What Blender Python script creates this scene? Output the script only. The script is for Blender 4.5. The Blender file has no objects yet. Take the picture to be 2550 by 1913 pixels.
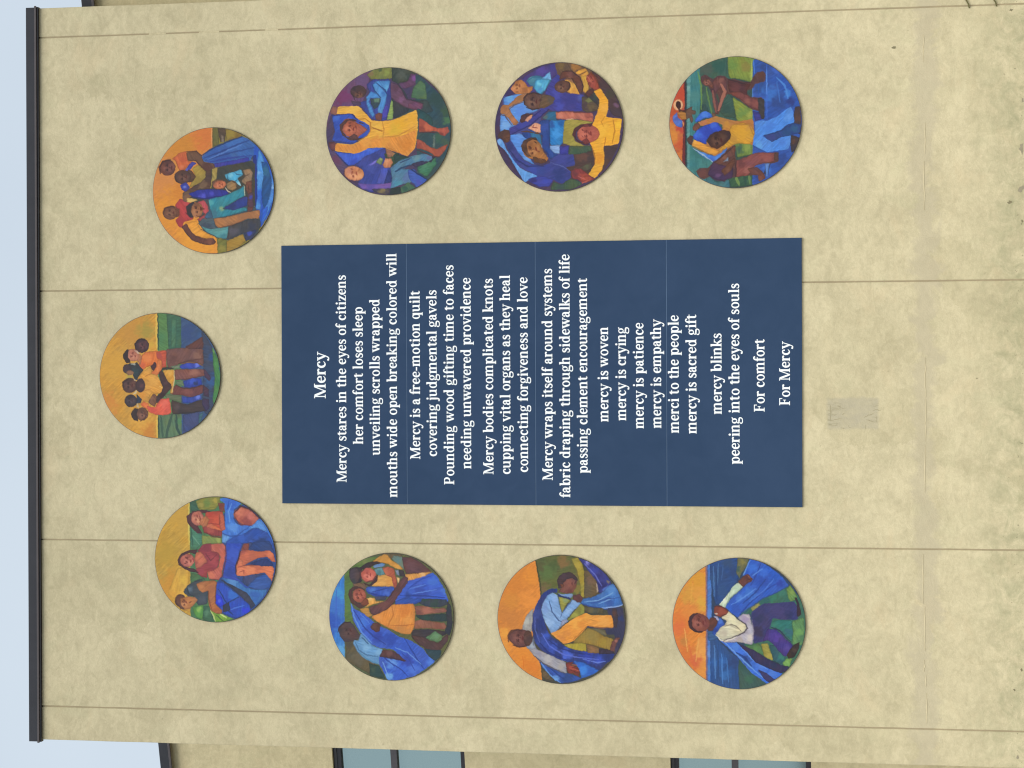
import bpy, math, random
import numpy as np
from mathutils import Matrix, Vector
R = math.radians
sc = bpy.context.scene
COL = sc.collection

# ------------------------------------------------------------------ camera
EYE = Vector((0.0, 0.0, 2.7))
F_PX, PITCH, ROLL, YAW = 4472.434, 0.155458523, -0.00299412, 0.00357804
cam_data = bpy.data.cameras.new('camera')
cam = bpy.data.objects.new('camera', cam_data); COL.objects.link(cam)
cam_data.sensor_width = 36.0; cam_data.sensor_fit = 'HORIZONTAL'
cam_data.lens = 36.0 * F_PX / 2550.0
cam_data.clip_start = 0.1; cam_data.clip_end = 3000
fw = Vector((0, math.cos(PITCH), math.sin(PITCH))); up = Vector((0, -math.sin(PITCH), math.cos(PITCH))); rt = Vector((1, 0, 0))
rz = Matrix.Rotation(YAW, 3, 'Z'); fw, up, rt = rz @ fw, rz @ up, rz @ rt
ax, ay = -up, rt                       # the phone was held on its side: the picture's right is the place's down
ax, ay = math.cos(ROLL)*ax + math.sin(ROLL)*ay, -math.sin(ROLL)*ax + math.cos(ROLL)*ay
m = Matrix((ax, ay, -fw)).transposed().to_4x4(); m.translation = EYE
cam.matrix_world = m
sc.camera = cam

# ------------------------------------------------------------------ sky, sun, exposure
EXPOSURE = 0.34
w = bpy.data.worlds.new('World'); sc.world = w; w.use_nodes = True
nt = w.node_tree; nt.nodes.clear()
N = lambda t: nt.nodes.new(t)
out = N('ShaderNodeOutputWorld'); bg = N('ShaderNodeBackground'); sky = N('ShaderNodeTexSky')
sky.sky_type = 'NISHITA'; sky.sun_disc = False
SUN_EL, SUN_AZ = R(58), R(178)          # high, behind the camera
sky.sun_elevation = SUN_EL; sky.sun_rotation = SUN_AZ
sky.air_density = 1.0; sky.dust_density = 2.5; sky.ozone_density = 1.5
tc = N('ShaderNodeTexCoord'); mp = N('ShaderNodeMapping'); mp.inputs['Scale'].default_value = (1, 1, 2.2)
ns = N('ShaderNodeTexNoise'); ns.inputs['Scale'].default_value = 1.6; ns.inputs['Detail'].default_value = 5; ns.inputs['Roughness'].default_value = .5
cr = N('ShaderNodeMapRange'); cr.inputs[1].default_value = .3; cr.inputs[2].default_value = .7; cr.inputs[3].default_value = .80; cr.inputs[4].default_value = .96
mx = N('ShaderNodeMix'); mx.data_type = 'RGBA'
mx.inputs['B'].default_value = (5.35, 6.1, 6.85, 1)      # thin bright overcast
L = nt.links.new
L(tc.outputs['Generated'], mp.inputs['Vector']); L(mp.outputs[0], ns.inputs['Vector']); L(ns.outputs['Fac'], cr.inputs[0])
L(cr.outputs[0], mx.inputs['Factor']); L(sky.outputs[0], mx.inputs['A']); L(mx.outputs['Result'], bg.inputs['Color'])
bg.inputs['Strength'].default_value = 0.1
L(bg.outputs[0], out.inputs['Surface'])
sd = bpy.data.lights.new('sun', 'SUN'); sd.energy = 3.0; sd.angle = R(40); sd.color = (1.0, .955, .88)
sun = bpy.data.objects.new('sun', sd); COL.objects.link(sun)
sdir = Vector((math.sin(SUN_AZ)*math.cos(SUN_EL), math.cos(SUN_AZ)*math.cos(SUN_EL), math.sin(SUN_EL)))
sun.rotation_euler = sdir.to_track_quat('Z', 'Y').to_euler()
sun.location = (-6, -10, 20)
sc.view_settings.view_transform = 'Standard'; sc.view_settings.look = 'None'
sc.view_settings.gamma = 1; sc.view_settings.use_curve_mapping = False
sc.view_settings.exposure = EXPOSURE
sc.cycles.filter_width = 1.15

# ------------------------------------------------------------------ helpers
def link(name, verts, faces, mat, parent=None, loc=None, smooth=False):
    me = bpy.data.meshes.new(name); me.from_pydata([tuple(v) for v in verts], [], faces); me.update()
    if mat: me.materials.append(mat)
    o = bpy.data.objects.new(name, me); COL.objects.link(o)
    if smooth:
        me.polygons.foreach_set('use_smooth', [True]*len(me.polygons))
    if parent: o.parent = parent
    if loc is not None: o.location = loc
    return o
def empty(name, loc, label=None, cat=None, group=None, rz=0):
    o = bpy.data.objects.new(name, None); COL.objects.link(o); o.location = loc; o.rotation_euler = (0, 0, rz)
    o.empty_display_size = .2
    if label: o['label'] = label
    if cat: o['category'] = cat
    if group: o['group'] = group
    return o
class MB:
    def __init__(s): s.v = []; s.f = []
    def add(s, v, f):
        n = len(s.v); s.v += list(v); s.f += [tuple(i+n for i in q) for q in f]; return s
    def box(s, x0, x1, y0, y1, z0, z1, ch=0):
        if ch <= 0:
            v = [(x, y, z) for x in (x0, x1) for y in (y0, y1) for z in (z0, z1)]
            return s.add(v, [(0,1,3,2),(4,6,7,5),(0,4,5,1),(2,3,7,6),(0,2,6,4),(1,5,7,3)])
        # front edge (y0 side) chamfered
        v = [(x0, y0+ch, z0), (x1, y0+ch, z0), (x1, y0+ch, z1), (x0, y0+ch, z1),
             (x0+ch, y0, z0+ch), (x1-ch, y0, z0+ch), (x1-ch, y0, z1-ch), (x0+ch, y0, z1-ch),
             (x0, y1, z0), (x1, y1, z0), (x1, y1, z1), (x0, y1, z1)]
        return s.add(v, [(4,5,6,7),(0,1,5,4),(1,2,6,5),(2,3,7,6),(3,0,4,7),(0,8,9,1),(1,9,10,2),(2,10,11,3),(3,11,8,0),(8,11,10,9)])
    def build(s, name, mat, parent=None, loc=None, smooth=False): return link(name, s.v, s.f, mat, parent, loc, smooth)

def new_mat(name, rough=.8, spec=.3):
    mt = bpy.data.materials.new(name); mt.use_nodes = True
    b = mt.node_tree.nodes['Principled BSDF']; b.inputs['Roughness'].default_value = rough
    b.inputs['Specular IOR Level'].default_value = spec
    return mt, mt.node_tree, b
def node(t, kind, **kw):
    n = t.nodes.new(kind)
    for k, v in kw.items():
        if k in n.inputs: n.inputs[k].default_value = v
        else: setattr(n, k, v)
    return n
def noise(t, vec, scale, detail=4, rough=.55, dist=0.0, sc3=None):
    if sc3:
        mpp = node(t, 'ShaderNodeMapping'); mpp.inputs['Scale'].default_value = sc3; t.links.new(vec, mpp.inputs['Vector']); vec = mpp.outputs[0]
    n = node(t, 'ShaderNodeTexNoise', Scale=scale, Detail=detail, Roughness=rough, Distortion=dist)
    t.links.new(vec, n.inputs['Vector']); return n.outputs['Fac']
def rng(t, val, a, b, c, d):
    n = node(t, 'ShaderNodeMapRange'); n.clamp = True
    for i, x in enumerate((a, b, c, d)): n.inputs[i+1].default_value = x
    t.links.new(val, n.inputs[0]); return n.outputs[0]
def mixc(t, fac, a, b, mode='MIX'):
    n = node(t, 'ShaderNodeMix', data_type='RGBA', blend_type=mode)
    for key, val in (('Factor', fac), ('A', a), ('B', b)):
        s = n.inputs[key]
        if isinstance(val, (int, float)): s.default_value = val
        elif isinstance(val, tuple): s.default_value = val + (1,)
        else: t.links.new(val, s)
    return n.outputs['Result']
def math_(t, op, a, b=None):
    n = node(t, 'ShaderNodeMath', operation=op)
    for i, x in enumerate((a, b)):
        if x is None: continue
        if isinstance(x, (int, float)): n.inputs[i].default_value = x
        else: t.links.new(x, n.inputs[i])
    return n.outputs[0]
def bump(t, b, h, strength, dist):
    n = node(t, 'ShaderNodeBump', Strength=strength, Distance=dist); t.links.new(h, n.inputs['Height']); t.links.new(n.outputs[0], b.inputs['Normal'])
def worldpos(t): return node(t, 'ShaderNodeNewGeometry').outputs['Position']

# ------------------------------------------------------------------ materials
def stucco(name, tint=(1, 1, 1), grime=True):
    mt, t, b = new_mat(name, .92, .15); P = worldpos(t)
    c0 = tuple(x*y for x, y in zip((.430, .380, .244), tint)); c1 = tuple(x*y for x, y in zip((.548, .486, .318), tint))
    big = noise(t, P, 2.3, 6, .62, .6); mid = noise(t, P, 8.5, 6, .68, .7, (1, 1, 1.4)); fine = noise(t, P, 30, 5, .7, .5)
    s = math_(t, 'ADD', math_(t, 'MULTIPLY', big, .34), math_(t, 'ADD', math_(t, 'MULTIPLY', mid, .38), math_(t, 'MULTIPLY', fine, .28)))
    col = mixc(t, rng(t, s, .41, .58, 0, 1), c0, c1)
    # areas floated at different times: squarish fields a shade lighter or darker, with ragged edges
    wn_ = node(t, 'ShaderNodeTexNoise', Scale=3.0, Detail=6, Roughness=.7); t.links.new(P, wn_.inputs['Vector'])
    va = node(t, 'ShaderNodeVectorMath', operation='MULTIPLY_ADD'); t.links.new(wn_.outputs['Color'], va.inputs[0]); va.inputs[1].default_value = (.42, .42, .42); t.links.new(P, va.inputs[2])
    vo = node(t, 'ShaderNodeTexVoronoi', Scale=1.15, distance='CHEBYCHEV'); t.links.new(va.outputs[0], vo.inputs['Vector'])
    sv = node(t, 'ShaderNodeSeparateColor'); t.links.new(vo.outputs['Color'], sv.inputs[0])
    col = mixc(t, 1.0, col, mixc(t, sv.outputs[0], (.945, .945, .935), (1.05, 1.05, 1.06)), 'MULTIPLY')
    # green and pink casts of the weathered finish coat
    col = mixc(t, math_(t, 'MULTIPLY', rng(t, noise(t, P, 3.1, 5, .6, .5, (1.3, 1, .8)), .54, .70, 0, 1), .13), col, tuple(x*y for x, y in zip((.42, .43, .26), tint)))
    col = mixc(t, math_(t, 'MULTIPLY', rng(t, noise(t, P, 2.6, 5, .6, .4, (.8, 1, 1.4)), .55, .70, 0, 1), .32), col, tuple(x*y for x, y in zip((.55, .445, .28), tint)))
    # trowelled blotches: darker streaky patches
    reg = rng(t, noise(t, P, .75, 3, .5), .38, .62, .35, 1.15); blot = rng(t, noise(t, P, 2.9, 8, .74, 1.3, (1.0, 1, 1.8)), .52, .68, 0, 1)
    col = mixc(t, math_(t, 'MULTIPLY', math_(t, 'MULTIPLY', blot, reg), .42), col, tuple(x*y for x, y in zip((.375, .332, .212), tint)))
    if grime:
        sep = node(t, 'ShaderNodeSeparateXYZ'); t.links.new(P, sep.inputs[0]); z = sep.outputs['Z']
        # old damp band along the lift line, 1.54 m above the ground
        wob = math_(t, 'ADD', z, math_(t, 'MULTIPLY', math_(t, 'SUBTRACT', noise(t, P, 2.4, 6, .7, 1.0, (1, 1, .7)), .5), .62))
        dz = math_(t, 'ABSOLUTE', math_(t, 'SUBTRACT', wob, 1.53))
        band = math_(t, 'MULTIPLY', rng(t, dz, .06, .125, 1, 0), .6)
        col = mixc(t, band, col, (.425, .375, .265))
        # squarish plaster repair under the sign, with drag marks of the float running down from its top edge
        X = sep.outputs['X']; e = math_(t, 'MULTIPLY', math_(t, 'SUBTRACT', noise(t, P, 14, 4, .6, .5), .5), .05)
        ux = math_(t, 'ABSOLUTE', math_(t, 'ADD', math_(t, 'ADD', X, .334), e)); uz = math_(t, 'ABSOLUTE', math_(t, 'SUBTRACT', math_(t, 'ADD', z, e), 2.172))
        box = math_(t, 'MULTIPLY', rng(t, ux, .128, .152, 1, 0), rng(t, uz, .215, .24, 1, 0))
        col = mixc(t, math_(t, 'MULTIPLY', math_(t, 'MULTIPLY', box, rng(t, noise(t, P, 8, 5, .7, .6, (1.6, 1, .8)), .36, .62, .55, 1)), .8), col, (.385, .35, .26))
        drag = rng(t, noise(t, P, 9, 5, .65, .6, (5.0, 1, .8)), .50, .66, 0, 1)
        dm = math_(t, 'MULTIPLY', box, rng(t, z, 2.24, 2.38, 0, 1)); dm2 = math_(t, 'MULTIPLY', box, rng(t, z, 2.05, 1.97, 0, .6))
        col = mixc(t, math_(t, 'MULTIPLY', math_(t, 'MULTIPLY', math_(t, 'ADD', dm, dm2), drag), .85), col, (.27, .245, .15))
        # splash-back dirt low on the wall
        low = math_(t, 'MULTIPLY', rng(t, z, 1.22, .74, 0, 1), rng(t, noise(t, P, 5.5, 6, .75, .8), .40, .66, 0, 1))
        col = mixc(t, math_(t, 'MULTIPLY', low, .7), col, (.27, .27, .16))
        spots = math_(t, 'MULTIPLY', rng(t, noise(t, P, 24, 3, .6, .4), .66, .70, 0, 1), rng(t, z, .98, .70, 0, 1))
        col = mixc(t, math_(t, 'MULTIPLY', spots, .8), col, (.15, .14, .09))
        # a few small dark specks anywhere
        sp = rng(t, noise(t, P, 17, 2, .5, 0), .775, .81, 0, .3)
        col = mixc(t, sp, col, (.20, .18, .11))
    t.links.new(col, b.inputs['Base Color'])
    h = math_(t, 'ADD', noise(t, P, 90, 3, .6), math_(t, 'MULTIPLY', mid, 2.2))
    bump(t, b, h, .28, .006)
    return mt
M_STUCCO = stucco('weathered_stucco')
M_WING = stucco('wing_stucco', (.97, .96, .92), False)
def plain(name, rgb, rough=.6, spec=.4, var=.12, scale=6, metal=0, bmp=0):
    mt, t, b = new_mat(name, rough, spec); P = worldpos(t)
    n = noise(t, P, scale, 5, .6, .3)
    col = mixc(t, n, tuple(c*(1-var) for c in rgb), tuple(c*(1+var) for c in rgb)); t.links.new(col, b.inputs['Base Color'])
    b.inputs['Metallic'].default_value = metal
    if bmp: bump(t, b, noise(t, P, scale*12, 3), bmp, .003)
    return mt
M_GROOVE = plain('joint_filler_grey', (.315, .262, .168), .95, .1, .2, 9)
M_CAP = plain('dark_bronze_coping', (.036, .038, .046), .7, .15, .22, 5)
M_DRIP = plain('coping_drip_edge', (.070, .062, .066), .6, .25, .2, 5)
M_BLACK = plain('dark_frame_and_shadow', (.018, .016, .020), .4, .5, .2, 8)
M_FRAMEGREY = plain('grey_mullion_face', (.055, .052, .058), .45, .5, .2, 8)
M_NAVY = None
def navy():
    mt, t, b = new_mat('navy_sign_paint', .8, .1); P = worldpos(t)
    n = noise(t, P, 1.1, 5, .6, .5); f = noise(t, P, 5, 5, .65, .6)
    s = math_(t, 'ADD', math_(t, 'MULTIPLY', n, .6), math_(t, 'MULTIPLY', f, .4))
    col = mixc(t, rng(t, s, .40, .60, 0, 1), (.026, .051, .104), (.031, .058, .116))
    t.links.new(col, b.inputs['Base Color']); bump(t, b, noise(t, P, 55, 3), .05, .003); return mt
M_NAVY = navy()
M_SEAM = plain('faded_panel_seam', (.105, .165, .26), .8, .2, .35, 3)
M_WHITE = plain('white_vinyl_lettering', (.80, .84, .86), .5, .3, .03, 8)
M_EDGE = plain('disc_edge_dark', (.065, .055, .052), .6, .3, .3, 20)
M_PATCH = plain('patched_plaster', (.425, .365, .238), .95, .1, .10, 14, 0, .4)
M_SCUFF = plain('scuffed_plaster', (.335, .30, .195), .95, .1, .25, 30)
M_CHIP = plain('bare_grey_render', (.27, .24, .17), .95, .1, .25, 30)
M_CHIPD = plain('dark_chip', (.19, .17, .105), .95, .1, .25, 30)
M_RIDGE = plain('lime_run_ridge', (.53, .465, .305), .9, .15, .1, 12)
M_STEM = plain('olive_green_stem', (.105, .10, .035), .7, .3, .25, 20)
def glass():
    mt, t, b = new_mat('coated_window_glass', .05, .5); P = worldpos(t)
    b.inputs['Base Color'].default_value = (.36, .46, .44, 1); b.inputs['Metallic'].default_value = .92
    bump(t, b, noise(t, P, .9, 2), .04, .02); return mt
M_GLASS = glass()
def painted():
    mt, t, b = new_mat('painted_mural', .6, .3)
    a = node(t, 'ShaderNodeAttribute', attribute_name='paint'); P = worldpos(t)
    n = noise(t, P, 60, 3, .6, .8, (1, 1, .35)); 
    col = mixc(t, rng(t, n, .3, .7, 0, 1), (.93, .93, .93), (1.07, 1.07, 1.07)); col = mixc(t, 1.0, a.outputs['Color'], col, 'MULTIPLY')
    t.links.new(col, b.inputs['Base Color']); bump(t, b, n, .12, .002); return mt
M_PAINT = painted()
def ground_mat():
    mt, t, b = new_mat('bounce_concrete', .9, .2); P = worldpos(t)
    n = noise(t, P, .6, 8, .65); col = mixc(t, n, (.52, .49, .43), (.62, .59, .52)); t.links.new(col, b.inputs['Base Color']); bump(t, b, noise(t, P, 30, 4), .3, .01); return mt
M_GROUND = ground_mat()  # pale colour of the added slab that bounces light onto the wall
M_ASPHALT = plain('asphalt', (.055, .054, .052), .9, .3, .2, 3, 0, .5)

# ------------------------------------------------------------------ large structure
g = link('ground', [(-600, -600, 0), (600, -600, 0), (600, 600, 0), (-600, 600, 0)], [(0, 1, 2, 3)], M_ASPHALT); g['kind'] = 'structure'
g = MB().box(-14, 14, 7.0, 32, .0, .12).build('bounce_pavement', M_GROUND); g['kind'] = 'structure'  # unseen bright slab, added so its bounce light brightens the lower wall
WY = 16.499                                    # distance to the mural wall's face
H0 = 2.7                                       # eye height: wall heights below are given from the eye
TOP = 7.21 + H0
rnd = random.Random(4)
def grid_panel(x0, x1, z0, z1, y, yb, seed):
    """a stucco bay with slightly wavy, rounded vertical edges"""
    nz = 60; v = []; f = []; rr = random.Random(seed)
    offs = [(rr.uniform(-.0012, .0012), rr.uniform(-.0012, .0012)) for _ in range(nz+1)]
    for i in range(nz+1):
        z = z0+(z1-z0)*i/nz; a, b2 = offs[i]; xa, xb = x0+a, x1+b2
        v += [(xa, yb, z), (xa, y+.004, z), (xa+.004, y, z), (xb-.004, y, z), (xb, y+.004, z), (xb, yb, z)]
    for i in range(nz):
        for k in range(5):
            p = i*6+k; f.append((p, p+1, p+7, p+6))
    n = nz*6; f += [(0, 5, 4, 3, 2, 1), (n, n+1, n+2, n+3, n+4, n+5), (0, n+0, n+5, 5)] if False else [(0, 5, 4, 3, 2, 1), (n, n+1, n+2, n+3, n+4, n+5)]
    return v, f
wall = empty('mural_wall', (0, WY, 0), 'tall beige stucco wall with vertical joints carrying nine round paintings and navy poem sign', 'wall')
edges = [-3.495, -3.170, -1.553, .855, 3.310, 3.595]
GW = .0060
def bay(x0, x1, z0, z1, s):
    v, f = grid_panel(x0, x1, z0, z1, 0, .20, s); link('stucco_panel', v, f, M_STUCCO, wall)
for i in range(5):
    x0 = edges[i]+(GW if i else 0); x1 = edges[i+1]-(GW if i < 4 else 0)
    bay(x0, x1, 0, TOP, i)
MB().box(-3.480, 3.580, .005, .60, .01, TOP-.01).build('wall_core', M_GROOVE, wall)
MB().box(-3.494, 3.594, .205, .62, 0, TOP-.004).build('wall_return', M_STUCCO, wall)
# joint filled over by later patching near the top of the right-hand joint
for za, zb in ((6.10, 5.93), (5.60, 5.40), (4.95, 4.82)):
    MB().box(3.303, 3.317, .0035, .05, zb+H0, za+H0).build('joint_filler', M_STUCCO, wall)
# coping
cap = MB(); cap.box(-3.512, 3.600, -.026, .66, 7.243+H0, 7.338+H0, .005).build('coping', M_CAP, wall)
MB().box(-3.522, 3.612, -.036, -.0265, 7.228+H0, 7.248+H0, .002).build('drip_edge', M_DRIP, wall)
MB().box(-3.514, 3.604, -.022, .03, 7.213+H0, 7.2425+H0).build('coping_shadow_strip', M_BLACK, wall)  # black strip stands in for the shadow line below the drip edge

# lime ridge on the lift line, broken, and the small plaster repairs
def ribbon(pts, wds, y, mb, thick=.004):
    """thin proud strip through (x, z) points"""
    v = []; f = []
    for i, (x, z) in enumerate(pts):
        a = pts[max(i-1, 0)]; b = pts[min(i+1, len(pts)-1)]; dx, dz = b[0]-a[0], b[1]-a[1]; l = math.hypot(dx, dz) or 1
        nx, nz_ = -dz/l*wds[i]/2, dx/l*wds[i]/2
        v += [(x-nx, 0.002, z-nz_), (x-nx*.5, y-thick, z-nz_*.5), (x+nx*.5, y-thick, z+nz_*.5), (x+nx, .002, z+nz_)]
    for i in range(len(pts)-1):
        for k in range(3): p = i*4+k; f.append((p, p+4, p+5, p+1))
    mb.add(v, f)
mb = MB(); rr = random.Random(11); x = -3.45
while x < 3.5:
    l = rr.uniform(.08, .5); gap = rr.uniform(.01, .10)
    if rr.random() < .75 and not any(abs(x+l/2-e) < l/2+.03 for e in edges):
        n = 7; zc = -1.160+H0+.012*math.sin(x*2.3)+rr.uniform(-.006, .006)
        ribbon([(x+l*k/n, zc+rr.uniform(-.004, .004)) for k in range(n+1)], [.002+.008*math.sin(math.pi*k/n)*rr.uniform(.6, 1.2) for k in range(n+1)], 0, mb, .0025)
    x += l+gap
mb.build('lime_ridge', M_RIDGE, wall)['kind'] = 'stuff'
v = []; n = 40
pv = [(-.478, -.770), (-.188, -.760), (-.182, -.62), (-.190, -.45), (-.186, -.296), (-.30, -.288), (-.44, -.296), (-.482, -.31), (-.474, -.5), (-.484, -.65)]
def blob_part(name, poly, mat, thick=.002, sub=3, jag=.006, seed=0):
    rr = random.Random(seed); P = []
    for i in range(len(poly)):
        a, b = poly[i], poly[(i+1) % len(poly)]
        for k in range(sub):
            P.append((a[0]+(b[0]-a[0])*k/sub+rr.uniform(-jag, jag), a[1]+(b[1]-a[1])*k/sub+rr.uniform(-jag, jag)))
    n = len(P); v = [(x, -thick, z+H0) for x, z in P]+[(x, .003, z+H0) for x, z in P]
    ar = sum(P[i][0]*P[(i+1) % n][1]-P[(i+1) % n][0]*P[i][1] for i in range(n))
    top = tuple(range(n)) if ar > 0 else tuple(range(n))[::-1]
    return link(name, v, [top]+[(i, (i+1) % n, (i+1) % n+n, i+n) for i in range(n)], mat, wall)
mb = MB(); rr = random.Random(5)
def imgz(x, y):      # position inside the patch, from a 0..1 grid (x down, y to the left)
    return (-.170-.335*y, -.262-.505*x+H0)
for P, w0 in (([(.13, .25), (.135, .45), (.13, .70)], .016), ([(.14, .40), (.18, .38), (.30, .37)], .009), ([(.13, .52), (.19, .54), (.24, .52)], .010), ([(.13, .68), (.22, .66), (.33, .62)], .009),
              ([(.13, .80), (.22, .82), (.26, .80)], .008), ([(.25, .28), (.29, .31), (.31, .29)], .014), ([(.30, .33), (.36, .35), (.42, .34)], .006), ([(.34, .52), (.38, .49)], .012),
              ([(.72, .60), (.80, .54), (.90, .50)], .014), ([(.76, .66), (.84, .70), (.92, .73)], .011), ([(.88, .41), (.94, .39), (1.02, .42)], .010), ([(.745, .80), (.75, .92)], .009), ([(.94, .55), (.95, .75)], .007), ([(.32, .87), (.38, .90)], .010), ([(.45, .80), (.46, .86), (.52, .89)], .006)):
    pts = []
    for i in range(len(P)-1):
        for k in range(4): pts.append((P[i][0]+(P[i+1][0]-P[i][0])*k/4+rr.uniform(-.006, .006), P[i][1]+(P[i+1][1]-P[i][1])*k/4+rr.uniform(-.008, .008)))
    pts.append(P[-1]); q = [imgz(*a) for a in pts]
    ribbon(q, [w0*(.35+.65*math.sin(math.pi*(k+.4)/(len(q)-.2)))*rr.uniform(.7, 1.2) for k in range(len(q))], -.0002, mb, .0006)
mb.build('trowel_scuff', M_SCUFF, wall)['kind'] = 'stuff'
CHIPS = [(2.955, -.898, .010, .027, 1), (3.258, -1.925, .014, .016, 1), (1.545, -1.905, .014, .022, 1), (2.03, -2.01, .055, .022, 0), (1.665, -2.005, .034, .030, 0),
         (-2.80, -1.94, .010, .010, 1), (-3.40, -1.965, .022, .012, 0), (2.45, -2.02, .03, .010, 0),
         (1.38, -2.015, .02, .012, 1), (-2.62, -2.0, .02, .012, 1), (-.02, -1.62, .006, .01, 1)]
for i, (x, z, hx, hz, dk) in enumerate(CHIPS):
    rr = random.Random(i); k = 9
    blob_part('stucco_chip', [(x+hx*math.cos(2*math.pi*a/k)*rr.uniform(.35, 1.3), z+hz*math.sin(2*math.pi*a/k)*rr.uniform(.35, 1.3)) for a in range(k)], M_CHIPD if dk else M_CHIP, .0015, 1, .001, i)

# rear building: one facade turned 15 degrees that passes behind the mural wall
PH = R(15)
bld = empty('rear_building', (-3.5, 18.80, 0), 'lower beige building with dark coping and teal windows behind the tall wall', 'building', rz=-PH)
# local x runs along the facade (positive to the right), local y goes into the building
BT = 6.80+H0
def wx(x): return (x+3.5)/math.cos(PH)
X0, X1 = -9.0, 16.0
WIN = [(-4.2, -.28, 3.50, 4.965), (-4.2, -.28, -.17, 1.295), (7.1, 10.6, 3.50, 4.965), (7.1, 10.6, -.17, 1.295)]
xs = sorted({X0, -4.2, -.28, 7.1, 10.6, X1}); zs = sorted({0, -.17+H0, 1.295+H0, 3.50+H0, 4.965+H0, BT})
for i in range(len(xs)-1):
    for j in range(len(zs)-1):
        cx, cz = (xs[i]+xs[i+1])/2, (zs[j]+zs[j+1])/2-H0
        if any(a < cx < b and c < cz < d for a, b, c, d in WIN): continue
        MB().box(xs[i], xs[i+1], 0, .30, zs[j], zs[j+1]).build('facade_panel', M_WING, bld)
MB().box(X0, X1, .301, 9, 0, BT-.02).build('building_body', M_WING, bld)
MB().box(X0-.05, X1+.05, -.045, .36, BT-.002, 6.915+H0, .006).build('coping', M_CAP, bld)
MB().box(X0-.05, X1+.05, -.060, -.0455, BT-.022, BT+.004, .003).build('drip_edge', M_DRIP, bld)
for a, b, c, d in WIN:
    c += H0; d += H0; md = (4.29-3.50)/(4.965-3.50); mz = c+(d-c)*md
    fr = MB()
    fr.box(a+.002, b-.002, .045, .14, d-.085, d-.002); fr.box(a+.002, b-.002, .045, .14, c+.002, c+.052); 
    fr.box(a+.002, a+.06, .045, .14, c+.0525, d-.0855); fr.box(b-.06, b-.002, .045, .14, c+.0525, d-.0855)
    wn = fr.build('window', M_BLACK, bld)
    MB().box(a+.0605, b-.0605, .040, .13, mz-.034, mz+.034).build('transom', M_FRAMEGREY, wn)
    nv = 3; seg = (b-a-.12)/nv
    for k in range(nv):
        xa = a+.06+seg*k; xb = xa+seg
        if k: MB().box(xa-.02, xa+.02, .042, .125, c+.053, mz-.0345).build('mullion', M_BLACK, wn); MB().box(xa-.02, xa+.02, .042, .125, mz+.0345, d-.086).build('mullion', M_BLACK, wn)
        l, r_ = xa+(.021 if k else .001), xb-(.021 if k < nv-1 else .001)
        MB().box(l, r_, .09, .102, c+.053, mz-.035).build('pane', M_GLASS, wn); MB().box(l, r_, .09, .102, mz+.035, d-.086).build('pane', M_GLASS, wn)
    MB().box(a+.05, b-.05, .145, .28, c+.03, d-.03).build('window_backing', M_BLACK, wn)
    fr = MB().box(a+.002, b-.002, .035, .0445, d-.040, d-.012).build('head_trim', M_FRAMEGREY, wn)

# ------------------------------------------------------------------ lettering
# hand-drawn semi-bold book serif; x-height = 100 units.  R = ribbon through points (x,y,width), B = box, D = dot
S=27
def _st(x,y0,y1,foot=1,flag=0,fw=11):
    o=['B %g,%g %g,%g'%(x,y0,x+S,y1)]
    if foot: o.append('B %g,%g %g,%g'%(x-fw,y0,x+S+fw,y0+9))
    if flag: o.append('T %g,%g %g,%g %g,%g'%(x-13,y1-9,x+.1,y1-20,x+S,y1)); o.append('T %g,%g %g,%g %g,%g'%(x-13,y1-9,x+S,y1,x-13,y1-3))
    return o
def _arch(x0,x1,foot=1):
    return ['R %g,76,8 %g,91,11 %g,95.5,14 %g,94,19 %g,83,25 %g,66,25 %g,40,25'%(x0,x0+11,x0+23,x1-9,x1,x1+1.5,x1+1.5),
            'B %g,0 %g,50'%(x1-11,x1+14)]+(['B %g,0 %g,9'%(x1-21,x1+25)] if foot else [])
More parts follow.
